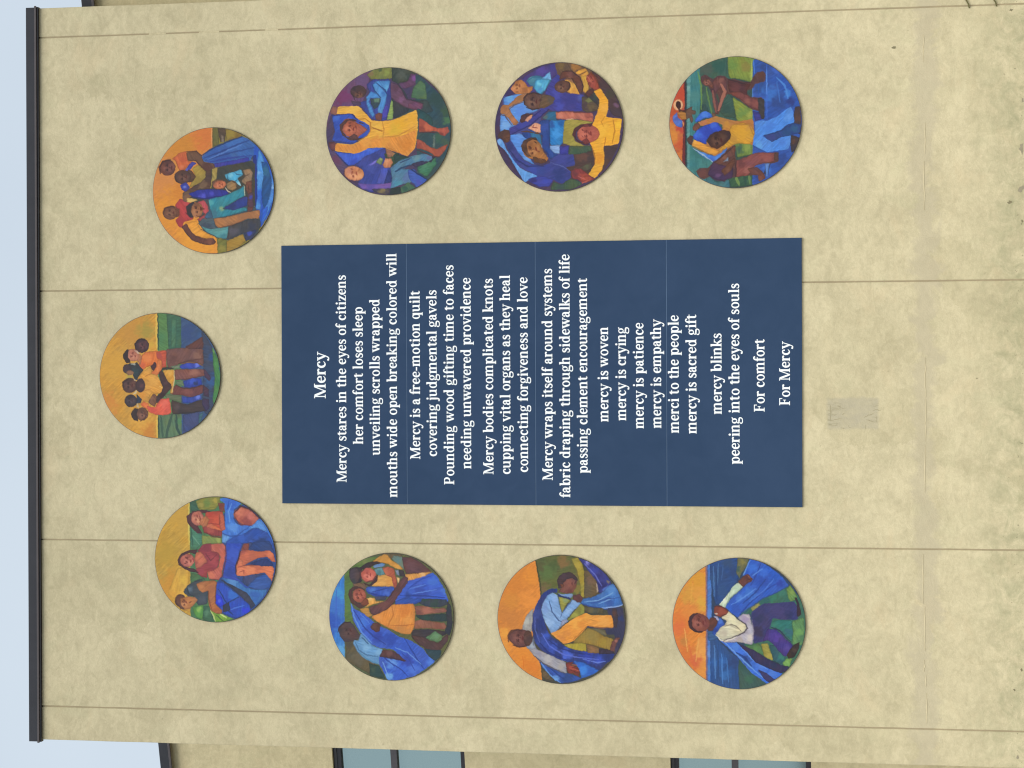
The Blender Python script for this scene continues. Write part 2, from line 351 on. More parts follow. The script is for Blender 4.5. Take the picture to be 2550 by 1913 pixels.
G={
'n':(126,_st(13,0,100,1,1)+_arch(36,88)),
'h':(125,_st(13,0,146,1,1)+_arch(36,88)),
'm':(186,_st(13,0,100,1,1)+_arch(36,82)+_arch(92,148)),
'r':(88,_st(13,0,100,1,1)+['R 36,70,8 44,84,12 56,92,17 68,92,16','D 72,86 13']),
'i':(64,_st(19,0,100,1,1)+['D 31,130 16']),
'l':(63,_st(19,0,146,1,1)),
'j':(61,['B 19,10 44,100','T 6,91 19,80 44,100','T 6,91 44,100 6,97','R 31.5,20,25 31,-12,23 22,-30,16 6,-36,10 -4,-30,8','D -2,-30 9','D 31,130 16']),
'u':(124,['B 11,30 36,100','T -2,91 11,82 36,100','T -2,91 36,100 -2,97','R 23.5,40,25 24,20,24 33,8,18 48,5,13 62,10,10 74,24,7','B 76,6 101,100','T 63,91 76,82 101,100','T 63,91 101,100 63,97','T 76,0 101,10 76,12','B 90,0 114,8']),
'o':(112,['O 56,50 49,53 25,42']),
'c':(96,['R 80,72,10 72,90,13 56,95,13 34,87,22 20,66,26 18,46,26 26,22,24 44,8,17 62,7,12 80,18,7 87,27,6','D 76,76 12']),
'e':(102,['R 86,56,6 84,74,19 70,92,15 54,96,12 34,87,20 20,66,25 18,46,26 26,22,24 44,8,17 62,7,12 80,17,7 90,28,6','B 28,49 89,58','B 74,56 89,66']),
'd':(120,['O 49,50 44,53 21,42','B 72,6 97,146','T 59,137 72,126 97,146','T 59,137 97,146 59,143','T 72,0 97,10 72,12','B 86,0 110,8']),
'b':(119,['O 68,50 44,53 21,42','B 15,2 40,146','T 2,137 15,126 40,146','T 2,137 40,146 2,143']),
'p':(121,['O 70,50 44,53 21,42','B 16,-42 41,96','T 3,91 16,80 41,100','T 3,91 41,100 3,97','B 5,-42 56,-33']),
'q':(119,['O 50,50 44,53 21,42','B 75,-42 100,100','B 62,-42 111,-33']),
'g':(107,['O 46,66 40,36 19,27','R 72,86,8 84,96,9 100,98,14','R 30,36,9 18,26,11 16,14,16 30,7,19 60,5,19 86,0,19 92,-16,15 80,-34,12 52,-40,9 24,-37,11 10,-24,14 16,-10,12 34,4,9']),
'a':(106,['D 20,74 13','R 18,80,6 30,94,11 48,95,14 63,86,20 68,68,25 68,40,25 68,18,24 78,6,14 92,4,9 101,10,6','R 62,60,9 42,55,12 22,43,20 17,28,25 24,12,21 40,7,14 58,16,9 68,26,6']),
's':(86,['R 70,72,6 66,86,9 52,96,10 36,95,14 21,84,18 22,68,22 40,56,23 60,45,23 69,28,20 60,11,16 42,4.5,12 24,7,10 14,18,8 12,30,6','B 66,70 73,94','B 10,6 17,32']),
't':(76,['B 3,91 70,100','B 20,26 45,122','T 3,91 20,100 20,122','T 20,122 45,118 45,124','R 32.5,40,25 33,20,25 42,8,17 56,6,11 70,14,6']),
'f':(70,_st(17,0,100)+['B 3,91 66,100','R 29.5,90,25 30,116,24 38,134,18 54,144,12 68,142,8','D 70,133 12']),
'k':(120,_st(13,0,146,1,1)+['L 38,46,10 84,94,10','B 64,91 112,100','L 54,56,22 96,4,26','B 70,0 124,9']),
'v':(111,['L 18,96,25 58,2,22','L 56,4,10 94,96,10','B -2,91 46,100','B 72,91 114,100','T 44,-1 64,-1 56,12']),
'w':(166,['L 18,96,25 52,2,22','L 50,4,10 84,96,10','L 80,96,25 112,2,22','L 110,4,10 148,96,10','B -2,91 46,100','B 126,91 168,100','B 60,91 104,100']),
'y':(111,['L 20,96,25 60,2,22','L 96,96,10 56,-10,10','R 60,2,10 48,-24,12 34,-38,12 18,-38,10','D 12,-32 13','B -2,91 46,100','B 72,91 114,100']),
'z':(98,['B 8,91 90,100','B 8,0 92,9','L 74,92,25 24,8,25','B 8,74 15,94','B 85,4 93,28']),
'-':(70,['B 8,40 62,56']),
'M':(190,['B 18,0 29,140','B 2,0 48,9','B 2,131 34,140','L 34,136,27 90,4,23','L 92,4,10 146,136,12','B 142,0 169,140','B 128,0 183,9','B 146,131 185,140','T 78,-1 102,-1 92,18']),
'P':(128,['B 18,0 45,140','B 3,0 62,9','B 3,131 45,140','B 40,131 66,140','B 40,58 62,67','R 60,135.5,9 86,131,16 97,116,24 99,98,27 92,78,23 78,66,15 58,62,9']),
'F':(120,['B 18,0 45,140','B 3,0 62,9','B 3,131 108,140','B 98,102 108,136','B 40,67 84,76','B 76,54 84,90']),
' ':(52,[]),
}
def _cat(P,n=5):
    out=[]
    for i in range(len(P)-1):
        p0=P[max(i-1,0)];p1=P[i];p2=P[i+1];p3=P[min(i+2,len(P)-1)]
        for k in range(n):
            t=k/n
            out.append(tuple(.5*((2*b)+(-a+c)*t+(2*a-5*b+4*c-d)*t*t+(-a+3*b-3*c+d)*t**3) for a,b,c,d in zip(p0,p1,p2,p3)))
    out.append(P[-1]); return out
def glyph(ch):
    """list of (verts, faces) flat pieces"""
    adv,cmds=G[ch]; out=[]
    for c in cmds:
        t=c.split(); a=[[float(v) for v in q.split(',')] for q in t[1:]]
        if t[0]=='B':
            (x0,y0),(x1,y1)=a; 
            e=1.2
            x0-=e;x1+=e;y1+=e*(y1-y0<40);y0-=e*(y0>3); out.append(([(x0,y0),(x1,y0),(x1,y1),(x0,y1)],[(0,1,2,3)]))
        elif t[0]=='T': 
            v=[tuple(p) for p in a]
            ar=(v[1][0]-v[0][0])*(v[2][1]-v[0][1])-(v[2][0]-v[0][0])*(v[1][1]-v[0][1])
            if ar<0: v=v[::-1]
            out.append((v,[(0,1,2)]))
        elif t[0]=='D':
            (x,y),(r,)=a; out.append(([(x+r*math.cos(k*math.pi/6),y+r*math.sin(k*math.pi/6)) for k in range(12)],[tuple(range(12))]))
        elif t[0]=='O':
            (x,y),(ro,rp),(ri,rq)=a; ri-=2; rq-=1.5; n=28; v=[]
            for k in range(n):
                an=2*math.pi*k/n; v.append((x+ro*math.cos(an),y+rp*math.sin(an)))
                # inner counter leans a little, as in book faces
                v.append((x+ri*math.cos(an)+1.5*math.sin(an)*-1,y+rq*math.sin(an)))
            out.append((v,[(2*k,(2*k+2)%(2*n),(2*k+3)%(2*n),2*k+1) for k in range(n)]))
        else:
            P=[tuple(p) for p in a]
            if t[0]=='R': P=_cat([(q[0],q[1],q[2]+2) for q in P])
            v=[]
            for i,p in enumerate(P):
                q0=P[max(i-1,0)]; q1=P[min(i+1,len(P)-1)]
                dx,dy=q1[0]-q0[0],q1[1]-q0[1]; L=math.hypot(dx,dy) or 1
                if t[0]=='L':   # diagonals are cut level
                    w=(p[2]+2)/2*L/abs(dy); v+=[(p[0]-w*(1 if dy<0 else -1)*-1,p[1]),(p[0]+w*(1 if dy<0 else -1)*-1,p[1])]
                else:
                    nx,ny=-dy/L*p[2]/2,dx/L*p[2]/2; v+=[(p[0]+nx,p[1]+ny),(p[0]-nx,p[1]-ny)]
            out.append((v,[(2*i+1,2*i+3,2*i+2,2*i) for i in range(len(P)-1)]))
    return adv,out
TEXT = [('Mercy', -0.186, 0.242, 4.365, 1.17),
 ('Mercy stares in the eyes of citizens', -0.978, 0.969, 4.166, 1),
 ('her comfort loses sleep', -0.619, 0.668, 4.004, 1),
 ('unveiling scrolls wrapped', -0.721, 0.741, 3.842, 1),
 ('mouths wide open breaking colored will', -1.117, 1.165, 3.677, 1),
 ('Mercy is a free-motion quilt', -0.758, 0.813, 3.456, 1),
 ('covering judgmental gavels', -0.733, 0.819, 3.296, 1),
 ('Pounding wood gifting time to faces', -0.995, 1.05, 3.133, 1),
 ('needing unwavered providence', -0.846, 0.931, 2.971, 1),
 ('Mercy bodies complicated knots', -0.897, 0.92, 2.761, 1),
 ('cupping vital organs as they heal', -0.896, 0.949, 2.6, 1),
 ('connecting forgiveness and love', -0.877, 0.929, 2.435, 1),
 ('Mercy wraps itself around systems', -0.949, 1.005, 2.205, 1),
 ('fabric draping through sidewalks of life', -1.109, 1.136, 2.042, 1),
 ('passing clement encouragement', -0.884, 0.913, 1.88, 1),
 ('mercy is woven', -0.408, 0.463, 1.686, 1),
 ('mercy is crying', -0.397, 0.458, 1.522, 1),
 ('mercy is patience', -0.47, 0.498, 1.36, 1),
 ('mercy is empathy', -0.466, 0.525, 1.199, 1),
 ('merci to the people', -0.511, 0.564, 1.038, 1),
 ('mercy is sacred gift', -0.516, 0.568, 0.877, 1),
 ('mercy blinks', -0.338, 0.395, 0.648, 1),
 ('peering into the eyes of souls', -0.795, 0.848, 0.487, 1),
 ('For comfort', -0.316, 0.339, 0.26, 1),
 ('For Mercy', -0.258, 0.313, 0.032, 1)]

# ------------------------------------------------------------------ mural designs: the painted shapes of the nine discs
# F fill, P polygon, E ellipse, b soft dab, s / S brush line; x runs down the disc and y from right to left
MURALS = {}
MURALS['A'] = """81.5,83 76,79
F e3923a
b e07a36 72,16 20
b d88c2c 40,30 22
b df9048 16,66 24
b f09c2a 33,108 26
b e08a2c 40,85 12
b f8a62e 62,150 24
b f8a62e 56,133 14
S e8a060 1.2 80,2 80.5,29
P 8d8030 81,0 166,0 166,166 87,166 87,140 81,30
P 6d6c3a 81,0 89,0 89,26 81,28
P 5d4a3a 88,5 97,5 98,10 96.5,22 91,22 89,14
P 8a7d72 92,14 95,15 95.5,22 92,22
P 8c7434 98,5 110,7 118,12 118,16 98,22
b a08c38 104,12 6
P 3568b8 67,40 81,30 118,16 124,18 135,26 139,34 133,46 128,48 115,49 83,54 78,48 68,46
b 2f57b0 90,44 14
b 3c74c8 108,22 10
s 22438f 1.4 70,42 90,35 112,26 127,21
s 22438f 1.4 72,45 95,38 133,30
s 2b3fa0 1.4 78,47 100,43 130,40
s 5c8ad8 1 75,44 100,33 118,26
P 3d40b0 82,49 105,46 126,42 127,47 112,50 84,54
S 1c3a74 1.4 66,39 81,30 100,22 118,16
P 454e66 88,54 100,52 128,48 131,41 136,40 134,60 133,64 120,60 105,58 95,66 90,68 86,66
b 666e88 128,46 4
P 2458c8 133,26 146,35 157,55 160,75 159,95 153,112 141,131 135,120 133,60
P 4a9ef6 139,33 144,40 147,58 144,75 141,90 141,108 134,107 136,80 137,50
b 2a6ae0 139,90 8
b 80c0ff 139,62 3
P 1c569c 142,48 150,50 156,80 153,95 145,107 142,90 145,65
b 2f7098 146,60 6
P 4a92f0 154,62 158,76 157,95 149,115 143,126 142,112 150,100 155,80
b 90c4ff 156,80 3
P 2a6cf0 143,108 150,104 149,112 142,126
P 22389c 132,40 136,40 137,92 134,107 131,92 131,60
P 40423c 88,54 134,46 134,107 96,108 70,100 50,95 62,60
P 40505c 66,86 134,104 141,122 136,146 98,146 70,134 62,120 72,100
P ad9440 55,55 63,50 72,58 73,68 63,74 51,79 54,72 60,65
b 98823a 62,70 6
P b09a4c 80,54 87,54 86,68 82,72 79,80 77,80 80,66
P 5b423a 73,55 79,57 79,76 77,81 70,81 64,80 55,90 47,96 44,92 43,85 55,78 66,73 72,66
b 7d624a 68,76 5
b 7a5d46 48,88 4
P 705040 48,34 61,33 66,37 70,47 82,49 84,54 74,59 66,52 60,45 49,44
b 5a3634 75,53 6
s 4a2c2c 1 49,44 60,45 66,52 72,58
s 4a2c2c 1 48,33 61,33 67,39
P d8693c 30,42 40,34 48,33 49,45 56,46 48,52 46,56 41,60 37,52 34,44
b c85a38 44,44 4
b e27c50 42,52 3
P 4248b6 55,46 61,48 56,52 50,60 45,59 50,51
b 6a70d8 48,56 2
E 704038 24,53 10,10 0
b 8a544c 30,50 4
s 422428 1.5 15,60 13.5,52 18,45 28,43
s 50302c 0.8 23,54 30,53
s 50302c 0.7 25,57 29,56
P 60402f 50,56 55,58 60,65 56,71 50,72 49,62
E 5e3f38 43,65 10.5,8.5 0
b 7a5246 46,66 4
s 3c2828 1 33,62 35,70 42,74
s 402a28 0.8 42,64 47,66
P 3a46b8 40,75 47,72 50,75 52,79 46,84 42,81
b 7088e8 46,78 2
P 2b36a8 50,87 62,82 80,81 98,83 101,87 95,90 80,94 64,93 55,91
b 555ce0 68,90 4
b 4a4ed0 80,87 3
s 1c2470 1 52,90 70,93 95,90
P 72503e 80,72 86,69 95,70 90,74 85,82 81,77
E d67a54 90,76 8,5 -10
b 9a5c48 83,74 3
s 8a4c3c 0.8 88,75 89,79
P 4fb2dc 108,60 117,57 119,64 112,68 117,78 109,74 98,69 96,64 102,61
b 78ccec 104,64 3
b a8dcec 114,76 3
s 1c5878 1 99,64 100,70 108,73 112,70
s 2a6488 0.8 108,60 111,63 118,64
P a08060 119,58 128,57 131,62 130,71 122,77 117,72 122,66
s 5c4234 0.8 119,67 127,63
E a48052 105,77 6.5,6 0
s 4a3a34 0.9 99,74 104,71 110,74 111,80
s e8dcc8 1 97,80 100,84 103,86
P 7a4a3c 123,73 130,71 130,86 125,88 122,80
s 50302c 0.8 126,78 126,85
P 2f8fa4 76,94 95,90 110,84 120,78 121,90 112,95 97,103 92,107 123,105 124,109 100,115 80,118 77,105
b 50b0b8 78,98 4
b 3c7890 82,113 6
b 93b080 92,106 3
s d0e0c8 0.8 120.5,78 121,90
P 2f4196 95,105 108,98 120,91 125,92 124,103 108,108 100,107
b 283878 104,104 5
P 5c4058 125,88 131,86 132,106 127,110 125,104
b 3c48c0 129,92 2.5
P 784440 125,104 132,105 131,109 125,111
P bc3f46 33,101 40,92 47,96 53,98 55,103 50,110 57,118 44,122 42,129 38,128 34,120 40,112
b a83842 40,121 5
b cc4c50 48,98 4
s 702830 0.9 47,110 52,116
P 84604a 43,88 50,86 54,90 48,97 44,96
E 7c4f3a 27,110 9.5,8.5 0
b 94624a 29,109 4
s 4c302c 1.3 18.5,112 20,104 28,102 35,103
s 50322c 0.8 28,114 32,113
P 784838 34,104 39,105 39,113 35,116
P f8d078 48,92 58,93 62,95 56,97 49,97
P 35303c 47,102 53,98 58,96 57,103 54,110 57,116 53,117 49,112
P d0545c 62,97 70,95 75,103 76,111 70,112 66,105
E a66c48 61,107 7.5,9.5 0
b b87c54 58,112 4
P 6a2a22 65,103 71,106 66,108
s 5a2e24 1.4 58,102 60,106
s 5a2e24 0.8 60,114 66,116 71,111
P b04850 66,116 72,112 74,117 66,121 61,119
P fba732 46,123 60,121 66,132 82,141 74,143 66,142 57,139 51,131
P 6c4038 41,128 48,124 52,132 57,138 68,143 76,143 82,143 85,148 82,151 74,151.5 65,149 55,145 47,136
b 84503e 76,147 4
s 482c2c 0.8 43,130 48,137 55,145 65,149 76,151
P 4c6474 62,124 68,118 82,117 84,128 86,132 78,133 68,130
b 3c4a60 72,128 6
s 2c3c50 1 66,127 72,131 85,132
P 3c6488 73,112 78,106 81,117 74,118 70,116
P 5aa2a6 66,127 78,132 90,130 101,129 98,144 86,142 74,136
b 3c8494 94,142 5
s 2c4450 0.8 66,131 78,138 88,143
P b87b4a 82,118 96,117 110,114 140,108 139,119 126,119 112,124 100,128 88,130 84,126
b a87048 120,116 8
s 7c4c34 0.8 88,130 105,127 122,120
P 454852 101,129 110,125 124,121 136,119 141,122 141,130 130,141 118,137 106,144 99,144
b 5a5868 106,135 5
b 384058 130,130 6
P 34406e 120,137 136,133 130,145 123,147
b 3c50c0 127,138 2.5
s 222c50 1 117,137 123,147
P ac8a38 98,147 110,142 119,138 122,147 112,156 98,161
P 7f7f38 86,143 98,145 98,162 87,164
b 989040 92,156 4
H 25,53 9 0 3c2228 9a6258
H 44,65 8 0 382222 85594c
H 28,110 7.5 0 432a26 9c6c50
H 62,107 8 -10 502a22 bd8058
H 91,76 5.5 -10 84402e e89070
"""
MURALS['B'] = """82.6,83 76,78.3
F d8a03c
b d0963c 50,25 20
b e0a83c 25,70 20
b e09038 14,120 14
b ecb044 60,142 12
b d88a34 70,155 10
b b09c40 66,26 11
b dcb03c 72,44 5
b bcae48 43,84 4
S ecc452 1.8 78.5,6 79,48
S ecc452 1.5 79,134 79,160
P 558a54 80,0 166,0 166,166 80,166
P 3e6e58 91,0 111,0 110,50 94,50
P 4a8064 98,12 104,12 103,48 97,48
P 5f805e 81,132 112,130 112,160 81,162
s 3a5c50 2 84,135 86,160
s 38584e 2.4 98,132 93,148 90,162
s 2c4c4c 2.2 103,132 104,148 108,158
b 4f8a60 108,140 4
S 24403a 1 80.5,5 81,50
S 24403a 1 80.5,134 81,160
P 3a5988 110,8 166,0 166,166 110,160
b 34508a 118,30 10
P 3f5088 112,132 132,128 132,148 112,156
P 3c4c6c 135,26 142,36 150,50 153,80 150,118 142,132 136,126 138,60
b 3060a0 147,90 8
b 2e5494 148,60 5
P 4b9052 149,47 156,62 159,85 157,105 150,120 149,110 152,90 150,70
b 6aa058 151,52 3
P 3a7088 132,132 137,128 134,142 131,144
P 7c5450 90,50 112,48 137,49 138,70 122,65 108,68 93,75
b 946a5c 130,58 5
b 6c4644 100,62 6
s 5a3838 1 106,68 120,64 136,62
P 6a4240 115,47 124,42 136,34 138,46 136,50 118,49
P 8a6048 108,68 120,65 134,68 138,71 125,69
P 3a50c4 108,70 118,67 130,68 135,72 125,74 108,74
b 7488f4 129,70.5 3
P 7a8c70 96,71.5 108,69.5 108,74 100,74
P 36403c 80,75 92,72 101,74 86,76
P 8a5650 101,75 139,75 139,83 125,86 112,88 102,88
b a87060 126,79 5
s 60383c 1 102,88 118,87 138,83
P 3048b4 112,90 125,86 135,87 136,94 124,98 114,98
b 3c60dc 124,90 4
b 28386c 128,93 3
P 6a8a6c 102,90 112,89 113,97 103,93
P 784444 97,100 103,94 110,98 120,99 137,94 137,105 122,110 110,107 96,107
b 8c5450 118,103 5
s 503034 1 103,94 112,99 122,99 136,95
P 6c7c5c 88,107 96,106 110,108 110,117 102,114 92,112
b 8c9a70 98,105 2
P 3450b8 110,109 122,110 133,107 135,112 124,117 112,117
b 7088f0 131,110 3
P 4a3e40 97,113 108,117 118,119 132,114 143,112 145,120 140,127 120,129 98,131
b 5c4c50 104,122 4
s 302a30 1 98,131 118,130 138,127
P 44385c 136,112 144,112 145,124 140,128 136,120
P 543c58 138,75 142,78 147,86 145,90 139,84
P 503850 137,94 144,100 144,110 138,108
P ee7c3a 57,66 61,56 65,53 90,51 91,72 86,73 84,78 79,82 73,83 71,79 77,74 70,70 60,76 56,70
b f48c48 66,60 5
b dc6440 60,70 4
P d85c42 78,53 91,51 91,72 85,73 85,64 80,62
b b85048 82,58 4
P ee8444 80,63 85,64 84,76 78,83 73,82 72,79 78,73
b d87038 74,80 2
P 52303a 71,71 76,66 78,67 78,72 75,77 73,75
E 46303a 60,45 9,9 0
b 70444a 62,44 5
s 2c2028 1.4 52,50 51.5,43 57,37 64,38
s 30202c 1 62,52 66,50
P cc8058 52,62 56,55 60,58 60,62 58,70 56,66
E d08468 48.5,57 8.5,7.5 20
b b86858 46,56 3
s 7c4438 0.9 45,56 46,60
P 3a2c30 36,56 41,50 43,50 42,58 46,66 41,67 37,62
S d8c0a8 1.2 51,51 57,55
P 343a42 38,70 45,67 50,68 54,66 58,72 62,76 56,83 54,88 51,88 49,82 47,77 40,80 37,75
b 304850 53,78 5
E 4a3a44 41,74 5,6 0
E a0745a 45,79 4.5,3 0
S a8b0a8 1.2 46,68 51,69 51,67
P eaa642 55,87 60,79 70,72 73,75 72,80 80,83 83,90 87,97 88,99 83,106 72,105 69,110 70,116 60,114 56,105 62,98 61,88
b e49838 60,108 5
b f0b04c 75,90 6
s b87430 0.9 64,84 70,81 73,80
s c88438 0.8 62,102 72,99
s f8d070 0.8 82,96 88,99 84,104
P e0a23c 86,76 101,75 101,88 99,105 96,105 97,94 93,92
b ecb450 96,80 3
s e8d0a0 0.8 100.5,76 101,88 98,104
P 4c363a 81,80 85,75 89,83 93,91 97,94 97,99 80,117 77,117 78,109 84,104 87,97 83,89
b 5c4044 90,92 3
b 3a282c 86,108 4
P 805846 71,110 74,106 78,107 78,118 76,122 68,117
b 946850 72,112 2
E 5c3e3c 44.5,95 9.5,9.3 0
b 704a44 48,94 4
s 34262c 1.4 36,98 36,91 43,86.5
E 4c343a 58,95 6,8.5 0
b 684448 59,96 3
S c8b088 1.4 50,87 52,89
S d8c8a0 1.2 49,106 52,104 53,101
E 3f363e 46,114.5 8,7.8 0
b 544850 48,114 4
P 2f3e58 53,106 60,113 58,117 52,118 54,112
S d0b890 1.2 53,121 55,122 54,118
P ee8048 58,118 62,115 68,118 70,126 62,123
b d86a3c 60,120 2
P f06450 84,112 94,111 96,118 97,130 90,132.5 78,132 68,128 66,121 77,123 79,118
b dc5448 74,126 4
b f87460 88,118 4
E 78503f 60,131 8,8 0
b 94665a 60,133 4
P 38303a 46,130 50,124 55,124 53,132 55,140 50,139 47,135
s 402c30 0.9 58,140 63,137 66,131
H 49,57 6.5 20 80403a e09c80
H 61,131 6 -10 402a2c 9a6c58
H 44,95 7.5 0 34222a 805850
H 61,46 6 20 2c1c26 7c5058
H 45,114 6 0 28222c 66565c
"""
MURALS['C'] = """82,82.5 76,78.7
F cda23c
b d89a34 20,120 14
b c4a038 20,75 14
b d2a640 40,30 18
b d89a34 30,110 12
P e0ae42 22,126 34,94 49,92 49,132 34,136
b eabe44 42,108 6
b e4a83c 28,126 6
P dca440 30,136 50,130 51,150 40,146
S e2d060 1.2 49,12 49,64
P 4a7c54 50,0 166,0 166,166 51,166
P 3e6a54 50,8 57,8 61,20 52,22
P 8c8e40 58,9 66,5 89,3 88,12 82,20 62,20
b 6f8c44 72,12 5
b a49c4c 64,14 3
b b8a848 82,8 3
P 4a8a70 52,40 62,47 66,52 66,62 58,70 51,68
s 70a890 1 53,52 62,64
s 2f5c50 1 52,45 54,66
P 8a9c50 65,52 80,54 90,56 90,62 78,62 66,64
b a8b860 86,58 3
P 4c7c54 51,100 62,102 70,108 60,112 52,114
P 5fa24a 53,143 66,140 68,146 65,158 57,155
b 98c860 61,146 3
P 3a6c54 67,142 75,141 80,160 74,161 66,158
b 5c9070 72,150 4
P 7cb03e 76,145 84,150 95,152 106,156 92,161 82,161
s d8e890 1.2 76,146 82,160
s e0f0a0 1.2 88,151 96,156
s 3c6438 1 82,152 92,160
P 2c4c90 91,20 166,0 166,166 108,158 84,148 84,112 92,100
P 3d7ce4 88,7 96,3 108,4 116,11 106,19 105,30 108,37 116,40 128,36 138,31 144,36 150,46 157,62 150,60 120,58 108,60 95,62 90,48 95,42 95,25 94,12
b 5c9cf4 104,42 7
b 3468d8 102,12 8
s 2450b8 1 100,8 97,20
s 6ca8f8 1 103,12 99,22 101,35
s 2450a8 1.2 90,49 100,53 110,52 120,44
s 2858b8 1 120,45 130,36
P 2c58bc 94,62 104,54 118,50 130,42 142,42 147,47 152,55 157,68 150,72 130,70 118,62 105,64
b 243f80 135,65 8
b 3464d0 115,55 5
b 25407c 142,62 7
s 4a90f0 1.5 125,42 137,33 146,47
P 68a8f6 91,50 101,54 95,62 91,60
P 5a9cf4 136,32 141,34 148,46 144,46 134,42 124,44
P 3050c4 96,62 116,62 112,72 108,90 108,104 118,114 130,120 134,118 146,124 143,132 130,125 110,115 92,105 94,90
b 3c60d8 105,75 8
b 2c48a8 100,98 6
P 3a4c84 120,62 128,60 131,70 128,88 130,100 155,100 154,110 130,122 116,110
P 2c4a8c 130,60 150,58 157,75 140,72 124,68
P 3360b8 122,116 134,104 147,99 153,108 150,116 140,120 128,118
b 40485c 120,108 6
P 4080cc 90,105 110,109 120,117 132,120 147,119 143,128 132,140 120,130 110,120 98,114
b 5c98e0 104,110 5
b 3468c4 132,128 6
P 3a4460 88,107 98,112 110,118 122,124 132,139 127,144 116,130 102,118
P 2a54d0 83,110 92,112 104,122 116,131 124,138 127,145 120,153 108,156 92,150 84,138 81,130
b 3478e0 104,126 6
b 3040f4 120,146 4
b 2c4cc0 105,145 6
s 1c3470 1 86,120 94,134 98,140
s 1c3c80 1.3 96,138 112,129
s 1c3474 1.2 94,142 104,152
s 4c80f0 1 98,146 118,140
P 2c44f6 83,125 90,130 93,140 88,142 82,138
b 5070fc 87,134 2
P 39405c 91,140 99,136 101,146 92,149
E c86a54 120,28 15,10 20
P c86a54 108,20 115,16 124,19 137,30 130,38 118,38 110,34 106,27
b de8064 112,22 5
b 98484a 122,34 7
b d8786c 128,28 5
S 4a2838 1.4 106,24 114,15 125,18 138,30
S 7c3840 1 107,30 114,38 128,39
P 8c4c48 118,62 125,62 124,70 120,74 115,70
P d87050 108,90 114,71 124,70 136,72 150,70 155,75 158,85 153,84 147,78 135,80 124,86 118,89 112,92
b a85450 116,72 5
b e88058 150,76 4
b c46850 130,76 6
P ea8058 108,92 112,82 117,84 117,90 138,89 153,89 156,93 153,109 148,102 144,98 132,100 118,103 109,102
b d06c50 136,93 5
b f08c64 113,98 4
b f08c60 125,95 5
s a04c40 0.9 111,92 120,89 140,89
s a04c40 0.8 112,98 118,96 118,101
P 2c4080 132,84 145,80 154,86 154,90 140,90 126,88
S 40283c 1.2 108,100 108,90 114,72
P 5a3440 46,28 54,22 66,20 78,22 74,28 70,24 56,25 52,32 60,40 66,50 60,50 52,42 47,36
P c8503c 70,23 90,21 92,24 94,45 88,48 72,42 70,34
b d85c44 84,34 5
b c44438 76,24 4
P 8c5040 86,11 94,12 94,22 88,22
b 7c3c3c 90,16 3
P d46a50 87,24 93,26 95,45 90,46 87,38
P a04444 66,42 72,38 88,46 91,48 90,54 78,52 68,48
b b85850 76,46 4
s 702c30 1 68,48 80,54 90,55
P e87852 71,38 78,38 88,43 90,46 80,44 72,42
s 8c3834 0.8 72,37 88,38 88,26
E d8806a 60,31 8,9 0
b e09c70 62,34 3
b b86458 56,28 3
P c47850 64,32 70,28 75,32 72,40 67,42 62,38
s 8c4844 0.9 56,27 58,32
s 8c4844 0.8 62,28 63,31
P a0404c 60,72 66,64 78,62 78,72 86,74 88,80 86,90 82,97 72,98 72,106 64,104 56,97 60,92 72,85 64,75
b 8c3848 70,68 5
b b44c54 80,84 6
b a84454 64,98 4
s 6c2838 0.8 70,75 76,84 84,76
P cc7058 56,80 58,74 64,73 68,78 72,85 64,92 57,94
b a85850 57,88 3
P d06c5c 77,63 92,62 95,66 95,76 92,90 90,104 86,108 74,107 72,98 80,96 86,92 89,80 86,74 77,72
b e07c60 78,102 4
b c06050 84,66 5
b d86c54 90,84 5
s 6c3048 0.9 95,64 96,78 93,95 90,105
s 6c3440 0.8 75,108 86,108
P 54343c 34,84 40,75 50,71 60,70 58,76 50,74 43,78 39,84 44,92 56,95 62,100 50,98 42,94 36,90
E c87064 47,84 9,8 -15
b d8806c 51,86 4
b b06058 42,84 3
s 5c2c30 1.2 44,80 46,81
s 5c2c30 1 43,88 45,88
s 982c38 1.3 54,82 55,86
s 9c5048 0.7 48,83 51,83
P 42505e 42,124 46,116 56,110 66,110 73,120 72,138 66,140 60,140 54,128 48,130
b 62788c 50,120 3
b 505a68 66,132 5
s 2c3844 1 46,118 48,126 56,130
s 283444 1 56,110 66,108
P bc7444 58,114 66,110 80,109 84,111 82,126 82,138 85,142 91,146 90,151 82,150 76,146 73,136 73,122 66,124 62,122
b cc8450 64,118 4
b b06c48 78,120 5
b b0603c 84,146 4
s 7c4434 0.8 73,122 74,134 78,146
s 7c4434 0.8 84,111 82,126 82,138
E 5a3a38 38,135 7,8 0
P 6c4840 32,130 40,127 42,130 38,138 44,146 38,145 33,138
P c4804c 38,132 46,130 56,130 60,134 55,140 50,145 44,146 40,142 38,138
b d8905c 42,140 3
s 6c3c30 1.4 42,134 44,137
s 6c3c30 1 49,138 52,136
H 60,31 7.5 20 8c443c eca884
H 48,84 7.5 10 6c3030 e09480
H 43,138 6.5 -25 6c3a2c dc9a68
"""
